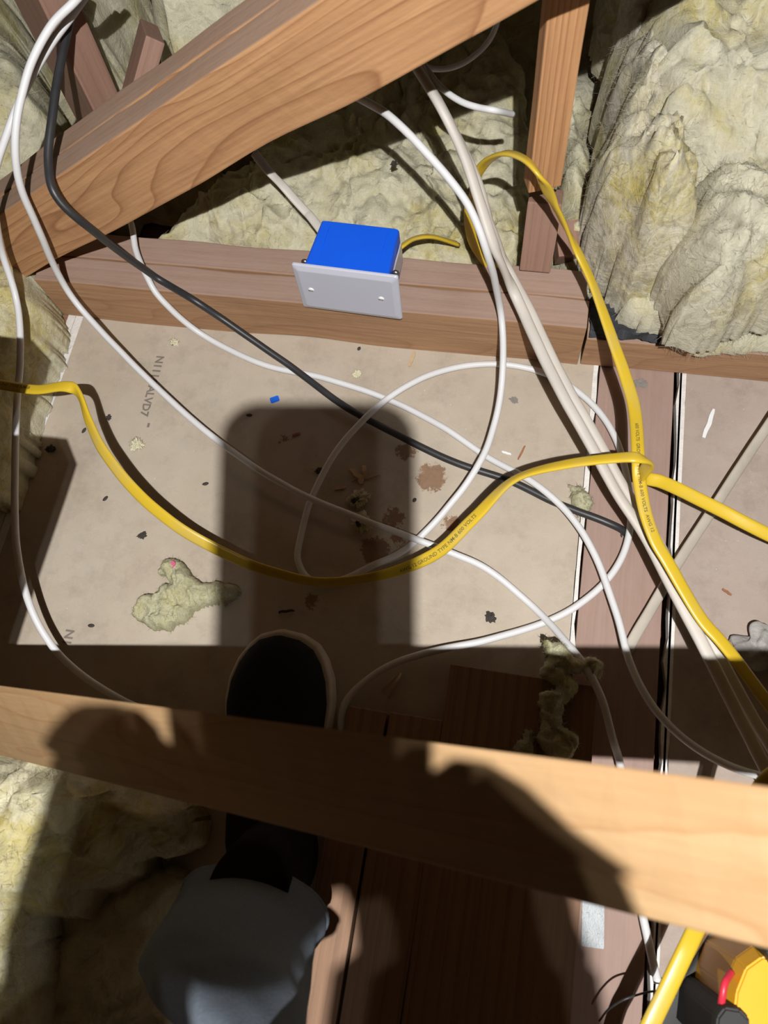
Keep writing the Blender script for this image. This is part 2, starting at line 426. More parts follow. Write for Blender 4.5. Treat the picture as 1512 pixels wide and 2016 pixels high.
# ------------------------------------------------------------------ the setting: drywall of the ceiling below, seen from its back
def slab(name, quad, z1, z0, mats, kind='structure', label=None, jag=0, n=60):
    """flat sheet from four corner points (x,y); edges may be crumbly"""
    vs, fs = [], []
    q = [Vector((a, b, 0)) for a, b in quad]; ring = []
    for k in range(4):
        a, b = q[k], q[(k + 1) % 4]; nn = (b - a).cross(Vector((0, 0, 1))).normalized()
        m_ = n if jag else 1
        for i in range(m_):
            p = a.lerp(b, i / m_)
            if jag: p = p + nn * noise.noise(p * 55) * jag + nn * noise.noise(p * 190) * jag * .5
            ring.append(p)
    m_ = len(ring)
    for p in ring: vs.append((p.x, p.y, z1))
    for p in ring: vs.append((p.x, p.y, z0))
    fs.append(tuple(range(m_))); fs.append(tuple(range(2 * m_ - 1, m_ - 1, -1)))
    for i in range(m_): fs.append((i, i + m_, (i + 1) % m_ + m_, (i + 1) % m_))
    me = mesh(name, vs, fs); o = link(name, me, mats)
    if len(me.materials) > 1:
        for p in me.polygons[2:]: p.material_index = 1
    if kind: o['kind'] = kind
    if label: o['label'] = label
    return o
XL, XA, XB = -.590, .0965, .188
sheetA = slab('floor', [(XL, -1.0), (XA - .006, -1.0), (XA - .006, .60), (XL, .60)], 0, -.0127, [M_dry, M_gyp], label='brown paper-backed drywall sheet lying under the cables, dark spots and faded print on it')
slab('trim_1', [(XA - .007, -1.0), (XA - .0005, -1.0), (XA - .0005, .56), (XA - .007, .56)], -.0006, -.0127, [M_gyp], jag=.004, label='chipped white gypsum edge of the large drywall sheet beside the pinkish top plate')
sheetB = slab('floor', [(XB + .012, -1.0), (1.2, -1.0), (1.2, .60), (XB + .012, .60)], 0, -.0127, [M_dry2, M_gyp], label='dusty drywall sheet to the right of the pinkish top plate')
slab('trim_2', [(XB + .0045, -1.0), (XB + .0125, -1.0), (XB + .0125, .56), (XB + .0045, .56)], -.0004, -.0127, [M_gyp], jag=.006, label='crumbling white gypsum edge of the right drywall sheet next to a dark gap')
slab('trim_3', [(XL - .0115, -1.0), (XL - .001, -1.0), (XL - .001, .54), (XL - .0115, .54)], -.0008, -.0127, [M_gyp], label='inner white gypsum strip along the left side of the large drywall sheet')
slab('trim_4', [(XL - .0235, -1.0), (XL - .013, -1.0), (XL - .013, .54), (XL - .0235, .54)], -.0016, -.0127, [M_gyp], label='outer white gypsum strip at the far left, nearest the yellow insulation')
slab('floor', [(-1.6, -1.0), (XL - .0245, -1.0), (XL - .0245, 1.6), (-1.6, 1.6)], -.004, -.0127, [W_old, W_old], label='dark boarded attic floor left of the white gypsum strips')
slab('floor', [(-1.7, -1.1), (1.3, -1.1), (1.3, 2.2), (-1.7, 2.2)], -.05, -.06, [W_old, W_old], label='dark ground below the gaps between the ceiling sheets')
tp = lumber('top_plate', ((XA + XB) / 2, -.9, -.020), ((XA + XB) / 2, .56, -.020), XB - XA - .003, .038, 'pinkish wooden top plate set flush between two drywall sheets', 'lumber', [W_topplate], seg=40)

# ------------------------------------------------------------------ truss timbers
lumber('bottom_chord', (-.62, .539, .039), (.0705, .539, .039), .0375, .078, 'front ply of the doubled bottom chord, tan face towards the drywall, under the blue box', 'lumber', [W_plate, W_plate_top], wane=.0012)
lumber('bottom_chord', (-.60, .578, .0395), (.066, .578, .0395), .0375, .079, 'rear dusty ply of the doubled bottom chord, behind the groove', 'lumber', [W_plate, W_plate_top], wane=.0012)
lumber('ceiling_joist', (.0735, .5395, .028), (.62, .5395, .028), .0375, .056, 'lower tan joist running right under the torn edge of the large insulation batt', 'lumber', [W_plate, W_plate_top])
sl = (.389 - .104) / (.457)
def raf(x, yb=.539, off=0): return (x, yb, .104 + (x + .592) * sl + .047 + off)
lumber('diagonal_rafter', raf(-.66), raf(.12), .036, .080, 'large diagonal truss timber crossing the upper left with wavy cathedral grain', 'lumber', [W_raft, W_raft_top], seg=40, wane=.0012, bev=.002)
lumber('diagonal_rafter', raf(-.66, .578), raf(.12, .578), .036, .079, 'dusty rear ply of the large diagonal truss timber', 'lumber', [W_raft, W_raft_top], seg=40, wane=.0012, bev=.002)
# upright post behind the chord
pb = (.000, .605)
lumber('truss_post', (pb[0], pb[1], .205), (pb[0], pb[1], .62), .034, .019, 'upright reddish post with strong straight grain, rising at the top right of the yellow loop', 'post', [W_post], up=(.35, -.94, 0))
A = PZ(1052, 545, .085); B = PY(1075, 385, .625)
lumber('web_brace', A + Vector((0, .02, -.003)), B, .036, .030, 'short dusty pinkish brace under the foot of the upright post', 'lumber', [W_dusty], up=(0, -.5, 1))
A = PZ(1117, 540, .075); B = PZ(1110, 470, .09)
lumber('wood_block', A + Vector((0, .022, 0)), B + Vector((0, .02, 0)), .029, .03, 'small dusty wood block right of the short brace behind the chord', 'lumber', [W_dusty])
# boards at upper left
A, B = PY(190, 260, .68), PY(40, -50, .68)
lumber('web_board', A + Vector((.0, .02, -.03)), B + Vector((0, .02, .03)), .036, .089, 'broad reddish web board at the upper left corner behind the white cables', 'lumber', [W_dusty], up=(1, -.75, .9))
A, B = PY(262, 200, .66), PY(300, 60, .70)
lumber('web_board', A, B, .02, .056, 'small dark pointed web end between insulation batts above the diagonal timber', 'lumber', [W_dusty], up=(1, -.9, .9))

# brace close to the lens
def near_brace():
    n = 40; vs = []; fs = []
    for i in range(n + 1):
        t = -.30 + 1.42 * i / n
        x = -.4 + .7 * t
        T = Vector((-.4, .0185, .266)).lerp(Vector((.3, .0263, .5945)), t); B_ = Vector((-.4, -.035, .173)).lerp(Vector((.3, -.038, .565)), t)
        dn = Vector((0, .0012, -.030)); db = Vector((0, .0065, -.030))
        T.x = B_.x = x
        r = .0012; e = (B_ - T).normalized()
        ring = [T + e * r, B_ - e * r, B_ + Vector((0, 0, -r)), B_ + db, T + dn, T + Vector((0, 0, -r))]
        vs += ring
    k = 6
    for i in range(n):
        for j in range(k): fs.append((i * k + j, i * k + (j + 1) % k, (i + 1) * k + (j + 1) % k, (i + 1) * k + j))
    fs += [tuple(range(k))[::-1], tuple(n * k + j for j in range(k))]
    o_ = Vector((-.05, -.005, .39)); ax = Vector((.7, .0, .36)).normalized(); up = Vector((0, -.7, -.7)); Z = ax.cross((up - ax * up.dot(ax)).normalized()).normalized(); Y = Z.cross(ax)
    M = Matrix.Translation(o_) @ Matrix((ax, Y, Z)).transposed().to_4x4(); Mi = M.inverted()
    me = mesh('near_brace', [Mi @ v for v in vs], fs)
    bm = bmesh.new(); bm.from_mesh(me); bmesh.ops.recalc_face_normals(bm, faces=bm.faces); bm.to_mesh(me); bm.free()
    o = link('truss_brace', me, W_near); o.matrix_world = M
    tag(o, 'pale wooden truss brace crossing the foreground close to the lens', 'lumber')
near_brace()

# planks on the left-hand lower side
def plank(pxl, pxr, y_end, z, label, th=.036, mats=None):
    a, b = PZ(pxl, y_end[0], z), PZ(pxr, y_end[1], z)
    xc = (a.x + b.x) / 2
    return lumber('plank', (xc, -.80, z - th / 2), (xc, (a.y + b.y) / 2, z - th / 2), abs(b.x - a.x) - .002, th, label, 'plank', mats or [W_board], seg=30)
plank(884, 1180, (1318, 1340), .040, 'wide rough plank with torn fibre on it, end showing below the cables')
plank(766, 874, (1402, 1417), .042, 'narrow plank left of the wide rough plank, beyond the brace')
plank(684, 764, (1390, 1400), .044, 'narrow plank next to the shoe, leftmost of the three planks')

# timber outside the left of the picture that shades the drywall there
lumber('web_board', (-.363, -.30, .43), (-.363, .145, .43), .056, .036, 'horizontal brace board beyond the left edge of the picture', 'lumber', [W_raft, W_raft_top], cut=(0, .004))
lumber('web_board', (-.440, -.30, .41), (-.440, .248, .41), .083, .036, 'wider brace board beyond the left edge, beside the narrower one', 'lumber', [W_raft, W_raft_top])

# ------------------------------------------------------------------ insulation
def h_back(x, y): return .045 + .10 * max(0, y - .62) + .02 * math.sin(x * 9)
batt('insulation_batt', 'yellow glass wool batt behind the chord and the blue box',
     [(225, 478), (450, 300), (640, 120), (830, 40), (1000, 20), (1040, 180), (1052, 330), (1050, 478), (1000, 500), (790, 478), (560, 462), (270, 448)], 0, .10, .05, 1, .0045, .018, hfun=h_back, mat=M_ins, nstr=2600, zpoly=.07)
def h_r(x, y): return .05 + .15 * float(sm(.54, .70, y)) - .04 * float(sm(.12, .05, x))
batt('insulation_batt', 'large thick glass wool batt filling the upper right, cream and yellow with few creases',
     [(1230, -60), (1200, 120), (1220, 300), (1240, 430), (1260, 520), (1330, 560), (1512, 520), (1700, 500), (2150, 480), (2300, 100), (2100, -260), (1700, -300), (1300, -200)], .057, .22, .05, 2, .005, .020, hfun=h_r, mat=M_ins_gray, nstr=4500, fold=.6, foldv=(.8, .6), zpoly=.16)
batt('insulation_batt', 'layered folded edge of glass wool, grey and yellow streaks, left of the large cream batt',
     [(1180, -40), (1178, 100), (1168, 260), (1148, 340), (1146, 450), (1158, 505), (1178, 545), (1208, 580), (1250, 594), (1335, 575), (1330, 500), (1300, 380), (1275, 250), (1275, 60), (1290, -60)], .058, .17, .045, 12, .004, .022, mat=M_ins_lay, nstr=3500, fold=1.5, foldv=(1, .12), zpoly=.10, wob=.008)
batt('insulation_batt', 'rolled lump of glass wool folded over at the right edge of the picture',
     [(1312, 520), (1318, 450), (1350, 395), (1420, 378), (1530, 400), (1620, 440), (1620, 560), (1512, 585), (1420, 600), (1362, 608), (1330, 570)], .10, .14, .055, 13, .004, .014, mat=M_ins_gray, nstr=2500, fold=.8, foldv=(.4, .9), zpoly=.17)
batt('insulation_batt', 'thin flap of pale glass wool lying on the right joist over torn black paper',
     [(1240, 615), (1280, 612), (1370, 600), (1512, 575), (1640, 560), (2150, 600), (2150, 740), (1640, 690), (1512, 682), (1460, 688), (1400, 688), (1340, 680), (1290, 662), (1250, 640)], .058, .028, .018, 14, .0035, .008, mat=M_ins, nstr=2500, fold=.6, foldv=(.3, 1), zpoly=.068, wob=.006)
batt('insulation_batt', 'narrow glass wool strip between the upright post and the large right batt',
     [(1095, 330), (1110, 180), (1130, 150), (1185, 180), (1180, 400), (1190, 560), (1160, 520), (1110, 480), (1085, 440)], 0, .10, .03, 3, .005, .014, mat=M_ins, nstr=900, zpoly=.10, fold=.8)
batt('insulation_batt', 'grey streaked glass wool above the diagonal timber at the top left',
     [(130, -80), (180, 160), (215, 200), (260, 130), (265, 0), (262, -90)], .0, .26, .04, 4, .006, .018, mat=M_ins_gray, nstr=900, zpoly=.2, fold=1.1)
batt('insulation_batt', 'pale glass wool flap curling over the dark notch above the diagonal timber',
     [(275, -90), (280, 60), (330, 95), (420, 60), (640, -60), (560, -160)], .0, .27, .04, 5, .006, .016, mat=M_ins, nstr=900, zpoly=.22)
batt('insulation_batt', 'glass wool at the upper left edge behind the two white cables',
     [(-160, -60), (40, -40), (50, 60), (130, 250), (105, 300), (20, 345), (-200, 480)], .0, .17, .04, 6, .006, .016, mat=M_ins, nstr=1200, zpoly=.12)
batt('insulation_batt', 'yellow glass wool heap at the left edge over the end of the chord',
     [(-200, 470), (-10, 488), (30, 494), (70, 528), (100, 570), (106, 605), (88, 648), (72, 690), (52, 745), (30, 800), (20, 880), (-20, 960), (-200, 1000)], .0, .095, .035, 7, .0045, .010, mat=M_ins_yel, nstr=2000, zpoly=.07)
# behind everything: low attic fill
batt('insulation_fill', 'shadowy insulation far behind the truss at the top of the picture',
     [(-700, 420), (1100, 430), (1250, 300), (1500, -500), (700, -900), (-900, -600)], -.04, .05, .05, 8, .02, .02, mat=M_ins_gray, nstr=0, zpoly=0, cat='insulation')
def h_bl(x, y): return .14 - .06 * float(sm(-.36, -.24, x))
batt('insulation_batt', 'yellow glass wool in the lower left corner beneath the near brace',
     [(-260, 1430), (60, 1440), (250, 1500), (330, 1590), (360, 1650), (335, 1700), (250, 1720), (160, 1790), (60, 1830), (-260, 1800)], .0, .14, .05, 9, .0045, .022, hfun=h_bl, mat=M_ins_yel, nstr=3000, zpoly=.10, foldv=(.6, .8))
batt('insulation_batt', 'dark fibrous glass wool spread below the lit corner heap, left of the trouser leg',
     [(-200, 1800), (80, 1760), (260, 1690), (360, 1700), (330, 1900), (420, 2100), (-200, 2150)], .0, .05, .04, 10, .006, .012, mat=M_paperwool if 'M_paperwool' in globals() else M_ins, nstr=600, zpoly=.05)
batt('insulation_batt', 'pale shaggy glass wool edge at the very bottom left',
     [(-200, 1600), (10, 1625), (45, 1700), (70, 1790), (50, 1900), (45, 2150), (-200, 2150)], .0, .12, .03, 11, .005, .016, mat=M_ins, nstr=1800, zpoly=.12, slen=.02)
# torn black paper under the big batt
def sheet(name, pts, z, mat, label, cat, amp=.004, th=.0008, n=30, parent=None, jag=.002, frq=60):
    P = [PZ(a, b, z) for a, b in pts]; ring = []
    for k in range(len(P)):
        a, b = P[k], P[(k + 1) % len(P)]
        m_ = max(2, int((b - a).length / .003))
        for i in range(m_):
            p = a.lerp(b, i / m_); ring.append(p + Vector((noise.noise(p * 150), noise.noise(p * 150 + Vector((5, 5, 5))), 0)) * jag)
    bm = bmesh.new(); f = bm.faces.new([bm.verts.new(p) for p in ring])
    bmesh.ops.triangulate(bm, faces=[f])
    for _ in range(2): bmesh.ops.subdivide_edges(bm, edges=[e for e in bm.edges if e.calc_length() > .008], cuts=1)
    bmesh.ops.triangulate(bm, faces=bm.faces[:])
    for v in bm.verts: v.co.z += abs(noise.noise(v.co * frq)) * amp * 2
    ex = bmesh.ops.extrude_face_region(bm, geom=bm.faces[:])
    for v in ex['geom']:
        if isinstance(v, bmesh.types.BMVert): v.co.z -= th
    o = link(name, bm_mesh(name, bm), mat, parent, smooth=False)
    if not parent: tag(o, label, cat)
    return o
sheet('tar_paper', [(1163, 590), (1185, 560), (1225, 600), (1290, 640), (1400, 660), (1512, 655), (1560, 700), (1512, 684), (1420, 690), (1330, 686), (1270, 676), (1215, 668), (1160, 664)], .060, M_paper, 'torn black paper backing showing under the large right batt', 'paper', .006)

# ------------------------------------------------------------------ blue electrical box with blank cover plate
M_blue = plain('blue_pvc_box', (.006, .105, .78), .45, .4, nscale=30, namt=.08)
M_plate = plain('white_plastic_plate', (.50, .51, .59), .30, .5, nscale=30, namt=.03)
M_screw = plain('steel_screw', (.25, .22, .2), .35, .6, metal=.9)
M_ps = plain('white_painted_screw', (.8, .8, .82), .3, .6)
TL, TR = PZ(572, 521, .155), PZ(783, 547, .155)
u = (TR - TL).normalized(); BL = PY(600, 606, .513)
TLp = TL; vdir = (BL - TL); vdir = (vdir - u * vdir.dot(u)); hgt_p = vdir.length; vdir.normalize()
nrm = u.cross(vdir).normalized()
if nrm.y > 0: nrm.negate()
wid_p = (TR - TL).length
ctr = TL + u * wid_p / 2 + vdir * hgt_p / 2
box = empty('electrical_box', ctr, 'blue plastic electrical box with a blank white cover plate, resting on the chord', 'electrical box')
Mb = Matrix.Translation(ctr) @ Matrix((u, -vdir, nrm)).transposed().to_4x4()
def put(name, bm, mat, parent=box, M=Mb, smooth=False, lab=None):
    me = bm_mesh(name, bm); me.transform(M); o = link(name, me, mat, parent, smooth)
    if lab: o['label'] = lab
    return o
def bxm(bm, sx, sy, sz, c=(0, 0, 0), bev=0, seg=2, taper=None):
    r = bmesh.ops.create_cube(bm, size=1); vs = r['verts']
    for v in vs:
        v.co = Vector((v.co.x * sx, v.co.y * sy, v.co.z * sz))
        if taper and v.co.z > 0: v.co.x *= taper[0]; v.co.y *= taper[1]
    if bev:
        es = list({e for v in vs for e in v.link_edges}); rr = bmesh.ops.bevel(bm, geom=es, offset=bev, segments=seg, affect='EDGES'); vs = list({v for f in rr['faces'] for v in f.verts} | {v for v in vs if v.is_valid})
    bmesh.ops.translate(bm, verts=vs, vec=Vector(c)); return vs
# cover plate: bevelled rim, flat centre
bm = bmesh.new(); hw, hh = wid_p / 2, hgt_p / 2
def rr(hw, hh, r, z, n=5):
    out = []
    for (sx, sy, a0) in ((1, 1, 0), (-1, 1, 90), (-1, -1, 180), (1, -1, 270)):
        for i in range(n + 1):
            a = math.radians(a0 + 90 * i / n); out.append((sx * (hw - r) + r * math.cos(a), sy * (hh - r) + r * math.sin(a), z))
    return out
lv = [rr(hw - .0015, hh - .0015, .002, -.0045), rr(hw, hh, .003, -.0038), rr(hw, hh, .003, -.0022), rr(hw - .001, hh - .001, .003, -.0008), rr(hw - .0065, hh - .0065, .003, .0012), rr(hw - .0075, hh - .0075, .003, .0014)]
rings = [[bm.verts.new(p) for p in l] for l in lv]
for a, b in zip(rings, rings[1:]):
    for k in range(len(a)): bm.faces.new((a[k], a[(k + 1) % len(a)], b[(k + 1) % len(a)], b[k]))
bm.faces.new(rings[0]); bm.faces.new(rings[-1])
cover = put('cover_plate', bm, M_plate, lab='blank white cover plate with two screws')
for sx in (-1, 1):
    bm = bmesh.new(); bmesh.ops.create_uvsphere(bm, u_segments=16, v_segments=8, radius=.0036)
    for v in bm.verts: v.co.z *= .35
    bmesh.ops.translate(bm, verts=bm.verts, vec=Vector((sx * .0415 - .002, 0, .0014)))
    sc_ = put('cover_screw', bm, M_ps, cover, smooth=True)
    sc_.matrix_parent_inverse = Matrix.Identity(4); sc_.location = (0, 0, 0)
    sc_.matrix_parent_inverse = Matrix.Translation(box.location).inverted() if False else Matrix.Identity(4)
    bm = bmesh.new(); bxm(bm, .0058, .0008, .0006, (sx * .0415 - .002, 0, .0027))
    so = put('screw_slot', bm, M_screw, cover); so.matrix_parent_inverse = Matrix.Identity(4)
# blue housing
bw, bh, bd = .098, .064, .068
bm = bmesh.new()
f0 = rr(bw / 2, bh / 2, .004, -.005); f1 = rr(bw / 2 - .003, bh / 2 - .002, .004, -.005 - bd); f2 = rr(bw / 2 - .006, bh / 2 - .005, .004, -.008 - bd)
rs = [[bm.verts.new(p) for p in l] for l in (f0, f1, f2)]
for a, b in zip(rs, rs[1:]):
    for k in range(len(a)): bm.faces.new((a[k], a[(k + 1) % len(a)], b[(k + 1) % len(a)], b[k]))
bm.faces.new(rs[0]); bm.faces.new(rs[-1])
for sx in (-1, 1):
    bxm(bm, .0008, .0006, bd * .86, (sx * .034, bh / 2 - .0007, -.005 - bd * .45))       # moulding lines
put('box_housing', bm, M_blue, lab='blue plastic housing')
M_clear = plain('grey_label_strip', (.42, .42, .45), .3, .5)
bm = bmesh.new(); bxm(bm, .0016, .030, bd * .8, (bw / 2 - .0008, 0, -.008 - bd * .48), .0006)
put('side_label', bm, M_clear, lab='grey strip on the right side of the housing')
for sx in (-1, 1):
    bm = bmesh.new(); bxm(bm, .009, .012, .006, (sx * (bw / 2 + .003), .016, -.009), .0015)
    put('mounting_ear', bm, M_blue)
    bm = bmesh.new()
    bmesh.ops.create_cone(bm, cap_ends=True, segments=14, radius1=.0022, radius2=.0022, depth=.014, matrix=Matrix.Translation((sx * (bw / 2 + .004), .018, -.014)))
    bmesh.ops.create_uvsphere(bm, u_segments=14, v_segments=8, radius=.0045, matrix=Matrix.Translation((sx * (bw / 2 + .004), .020, -.020)) @ Matrix.Diagonal((1, 1, .7, 1)))
    put('mounting_screw', bm, M_screw, smooth=True)

# ------------------------------------------------------------------ cables
RC = .0039
cable('coax_cable', [(200, -60, .36), (150, 0, .36), (100, 52, .35), (60, 130, .335), (33, 240, .31), (35, 345, .27), (75, 450, None, .50), (135, 575, .10), (240, 695, .055), (400, 845, .035), (560, 955, .028), (720, 1025, .026), (850, 1073, .026), (960, 1122, .018), (1060, 1205, .014), (1140, 1295, .05), (1182, 1370, .055), (1205, 1450, .045), (1222, 1512, .02), (1240, 1640, .012), (1262, 1780, .012), (1280, 1870, .02), (1295, 1935, .03)], RC, M_white,
      'long white round cable from the top left corner, running diagonally across timber and drywall', wob=.0006)
cable('coax_cable', [(190, -40, .34), (142, 30, .335), (95, 95, .325), (48, 180, .31), (14, 262, .29), (-12, 350, .26), (-8, 430, .22), (5, 500, .17), (30, 580, .13), (39, 640, .118), (39, 720, .11), (33, 800, .10), (29, 950, .09), (33, 1080, .08), (58, 1190, .07), (98, 1265, .055), (150, 1320, .045), (240, 1378, .03), (340, 1420, .02), (420, 1470, .015)], RC, M_white,
      'white round cable running down the left edge of the picture and under the near brace')
cable('coax_cable', [(240, 400, None, .64), (258, 440, None, .60), (268, 495, .095), (290, 545, .09), (320, 592, .07), (400, 660, .025), (520, 718, .014), (640, 745, .010), (760, 785, .008), (870, 840, .008), (960, 900, .008), (1050, 950, .02), (1120, 1012, .022), (1170, 1090, .022), (1215, 1212, .024), (1242, 1310, .03), (1300, 1410, .035), (1400, 1490, .04), (1540, 1537, .05), (1780, 1560, .02), (2000, 1500, .008)], RC, M_white,
      'white round cable emerging under the diagonal timber, passing beneath the black cable')
cable('coax_cable', [(660, 165, None, .66), (705, 192, None, .64), (770, 232, None, .60), (850, 312, None, .565), (920, 402, None, .535), (960, 500, None, .510), (985, 610, .10), (990, 720, .07), (975, 830, .05), (938, 922, .045), (870, 1012, .03), (800, 1080, .014), (740, 1110, .010), (670, 1142, .008), (612, 1142, .010), (587, 1105, .012), (591, 1060, .013), (612, 985, .012), (660, 892, .020), (735, 808, .024), (815, 752, .020), (895, 724, .012), (985, 717, .007), (1080, 738, .006), (1160, 790, .006), (1210, 860, .008), (1236, 950, .010), (1240, 1045, .010), (1208, 1125, .010), (1140, 1190, .008), (1060, 1230, .008), (950, 1262, .014), (850, 1283, .020), (765, 1312, .020), (700, 1358, .014), (674, 1400, .012), (672, 1450, .01)], RC, M_white,
      'white round cable making the big loop on the drywall beside the blue box', wob=.0006)
cable('black_cable', [(150, -40, .33), (138, 40, .32), (120, 120, .31), (104, 220, .295), (95, 320, .275), (112, 388, None, .498), (180, 452, None, .495), (300, 541, .095), (380, 590, .085), (450, 636, .055), (570, 720, .022), (680, 800, .014), (790, 860, .014), (900, 912, .012), (1000, 945, .010), (1100, 992, .010), (1190, 1026, .012), (1228, 1045, .004), (1231, 1060, -.02)], .0044, M_black,
      'thick black cable from the top left down to a hole in the top plate', wob=.0006)
f_y1 = [(-60, 745, .11), (0, 757, .115), (70, 767, .12), (128, 761, .125), (155, 775, .122), (175, 830, .115), (207, 893, .11), (270, 970, .10), (350, 1037, .09), (450, 1093, .07), (540, 1127, .055), (640, 1146, .045), (760, 1130, .055), (860, 1088, .08), (935, 1018, .105), (1010, 946, .13), (1110, 915, .15), (1210, 902, .165), (1255, 901, .170), (1277, 912, .155), (1265, 938, .125), (1300, 948, .118), (1340, 965, .11), (1420, 1005, .10), (1540, 1065, .09), (1750, 1150, .06), (1980, 1180, .02)]
t_y1 = [0, 5, 10, 0, -55, -40, -30, -25, -30, -38, -50, -60, -55, -15, 12, 45, 30, 25, 20, 40, 10, -35, -35, -30, -25, -15, 0]
YF = (.0066, .0026)
y1, fr1 = cable('yellow_cable', f_y1, 0, M_yel, 'flat yellow cable sweeping from the left edge across the drywall, looping back at the right', flat=YF, tilt=t_y1)
y2, fr2 = cable('yellow_cable', [(985, 540, .07), (955, 512, .085), (930, 470, .11), (926, 405, .16), (945, 335, .21), (985, 303, .25), (1030, 312, .265), (1065, 350, .26), (1092, 405, .22), (1130, 480, .17), (1165, 555, .15), (1208, 674, .13), (1236, 755, .12), (1250, 812, .12), (1256, 893, .13), (1259, 945, .125), (1270, 1006, .12), (1290, 1063, .115), (1314, 1105, .11), (1350, 1168, .105), (1386, 1225, .10), (1434, 1280, .10), (1545, 1425, .11), (1750, 1660, .08), (1950, 1950, .03)], 0, M_yel,
      'flat yellow cable arching up in front of the upright post', flat=YF, tilt=[60, 62, 65, 60, 40, 20, 30, 50, 40, 30, 35, 15, 5, 0, 0, 0, 5, 10, 10, 15, 15, 15, 15, 15, 5, 0])
print_along(fr1, 'AWG 12 GROUND TYPE NM-B 600 VOLTS', .605, .0056, .00285, y1)
print_along(fr1, 'GROUND TYPE NM-B', .035, .0056, .0030, y1)
print_along(fr2, '600 VOLTS  GROUND TYPE NM-B 600 VOLTS  AWG 12', .58, .0048, .00285, y2)
cable('yellow_cable', [(776, 500, .10), (790, 486, .105), (815, 470, .10), (850, 466, .09), (900, 480, .06)], 0, M_yel, 'short bit of flat yellow cable leaving the back of the blue box', flat=YF, tilt=[50, 45, 40, 30, 20])
cable('yellow_cable', [(1900, 1480, .08), (1720, 1470, .14), (1575, 1505, .19), (1500, 1552, .20), (1440, 1680, .17), (1372, 1825, .13), (1332, 1910, .12), (1275, 2030, .12), (1240, 2100, .11), (1160, 2300, .04)], 0, M_yel, 'flat yellow cable at the bottom right below the near brace', flat=(.0072, .003), tilt=[0] * 10)
IV = (.0062, .0043)
cable('flat_cable', [(790, 80, None, .70), (818, 130, None, .66), (868, 210, None, .61), (915, 310, None, .585), (945, 400, None, .56), (975, 490, None, .53), (1012, 575, .125), (1060, 682, .115), (1104, 771, .11), (1165, 880, .10), (1213, 968, .095), (1270, 1055, .09), (1315, 1140, .09), (1362, 1228, .09), (1402, 1305, .09), (1452, 1405, .09), (1540, 1575, .09), (1680, 1850, .07), (1800, 2150, .03)], 0, M_ivory,
      'front ivory flat cable of the pair running diagonally to the lower right', flat=IV, tilt=[40, 40, 40, 30, 30, 20, 0, 0, 10, 20, 30, 20, 10, 0, 0, 0, 0, 0, 0])
cable('flat_cable', [(800, 70, None, .73), (832, 140, None, .69), (885, 240, None, .63), (935, 345, None, .59), (962, 430, None, .565), (996, 520, .12), (1044, 612, .105), (1085, 700, .10), (1122, 771, .095), (1180, 870, .085), (1226, 955, .08), (1284, 1045, .08), (1330, 1135, .08), (1382, 1228, .08), (1424, 1305, .08), (1478, 1405, .08), (1565, 1550, .08), (1700, 1820, .06), (1825, 2120, .03)], 0, M_ivory,
      'rear ivory flat cable of the pair, lying just behind its twin', flat=(.0056, .004), tilt=[40, 40, 40, 30, 30, 20, 0, 0, 10, 20, 30, 20, 10, 0, 0, 0, 0, 0, 0])
cable('flat_cable', [(1900, 270, .05), (1730, 520, .04), (1560, 770, .03), (1512, 838, .022), (1430, 962, .018), (1340, 1100, .016), (1300, 1168, .010), (1252, 1250, .008), (1225, 1300, -.008)], 0, M_oldwhite, 'old dusty flat cable crossing the right drywall sheet diagonally', flat=(.0062, .003), tilt=[30, 30, 30, 30, 30, 30, 25, 20, 10])
cable('white_cable', [(800, 70, None, .75), (838, 132, None, .70), (868, 172, None, .67), (905, 198, None, .65), (940, 211, None, .64), (976, 218, None, .635), (1010, 225, None, .66)], .0032, M_white, 'short white cable poking out below the diagonal timber near its top')
cable('white_cable', [(985, -30, None, .78), (980, 40, None, .77), (955, 90, None, .76), (905, 128, None, .75), (850, 135, None, .75), (800, 110, None, .76)], .003, M_white, 'white cable coil in the shadow under the diagonal timber, beside the post')
cable('flat_cable', [(500, 300, .17), (530, 338, .15), (560, 370, .13), (600, 414, .112), (612, 427, .11), (640, 465, .105), (660, 500, .10)], 0, M_ivory, 'pale flat cable coming out of the insulation behind the blue box', flat=(.0055, .0025), tilt=[0] * 7)
cable('thin_wire', [(1180, 2010, .05), (1200, 1985, .06), (1235, 1965, .07), (1290, 1952, .06), (1330, 1960, .04)], .0009, M_black, 'thin dark wire curling near the bottom edge right of the planks')

# ------------------------------------------------------------------ marks printed on the drywall
def flat_text(s, px, py, ang, size, parent, z=.0003):
    vs, fs = text_mesh(s, .03); c = PZ(px, py, z); a = math.radians(ang)
    out = [c + Vector(((v.x * math.cos(a) - v.y * math.sin(a)) * size, (v.x * math.sin(a) + v.y * math.cos(a)) * size, 0)) for v in vs]
    return link('printed_text', mesh('printed_text', out, fs), M_ink, parent)
pA, pB = PZ(309, 698, 0), PZ(276, 816, 0)
ang = math.degrees(math.atan2(pB.y - pA.y, pB.x - pA.x))
flat_text('N111GALVD7', 309, 700, ang, .0148, sheetA)
flat_text('N1', 131, 1238, ang, .0148, sheetA)
flat_text('-', 287, 832, ang, .020, sheetA)

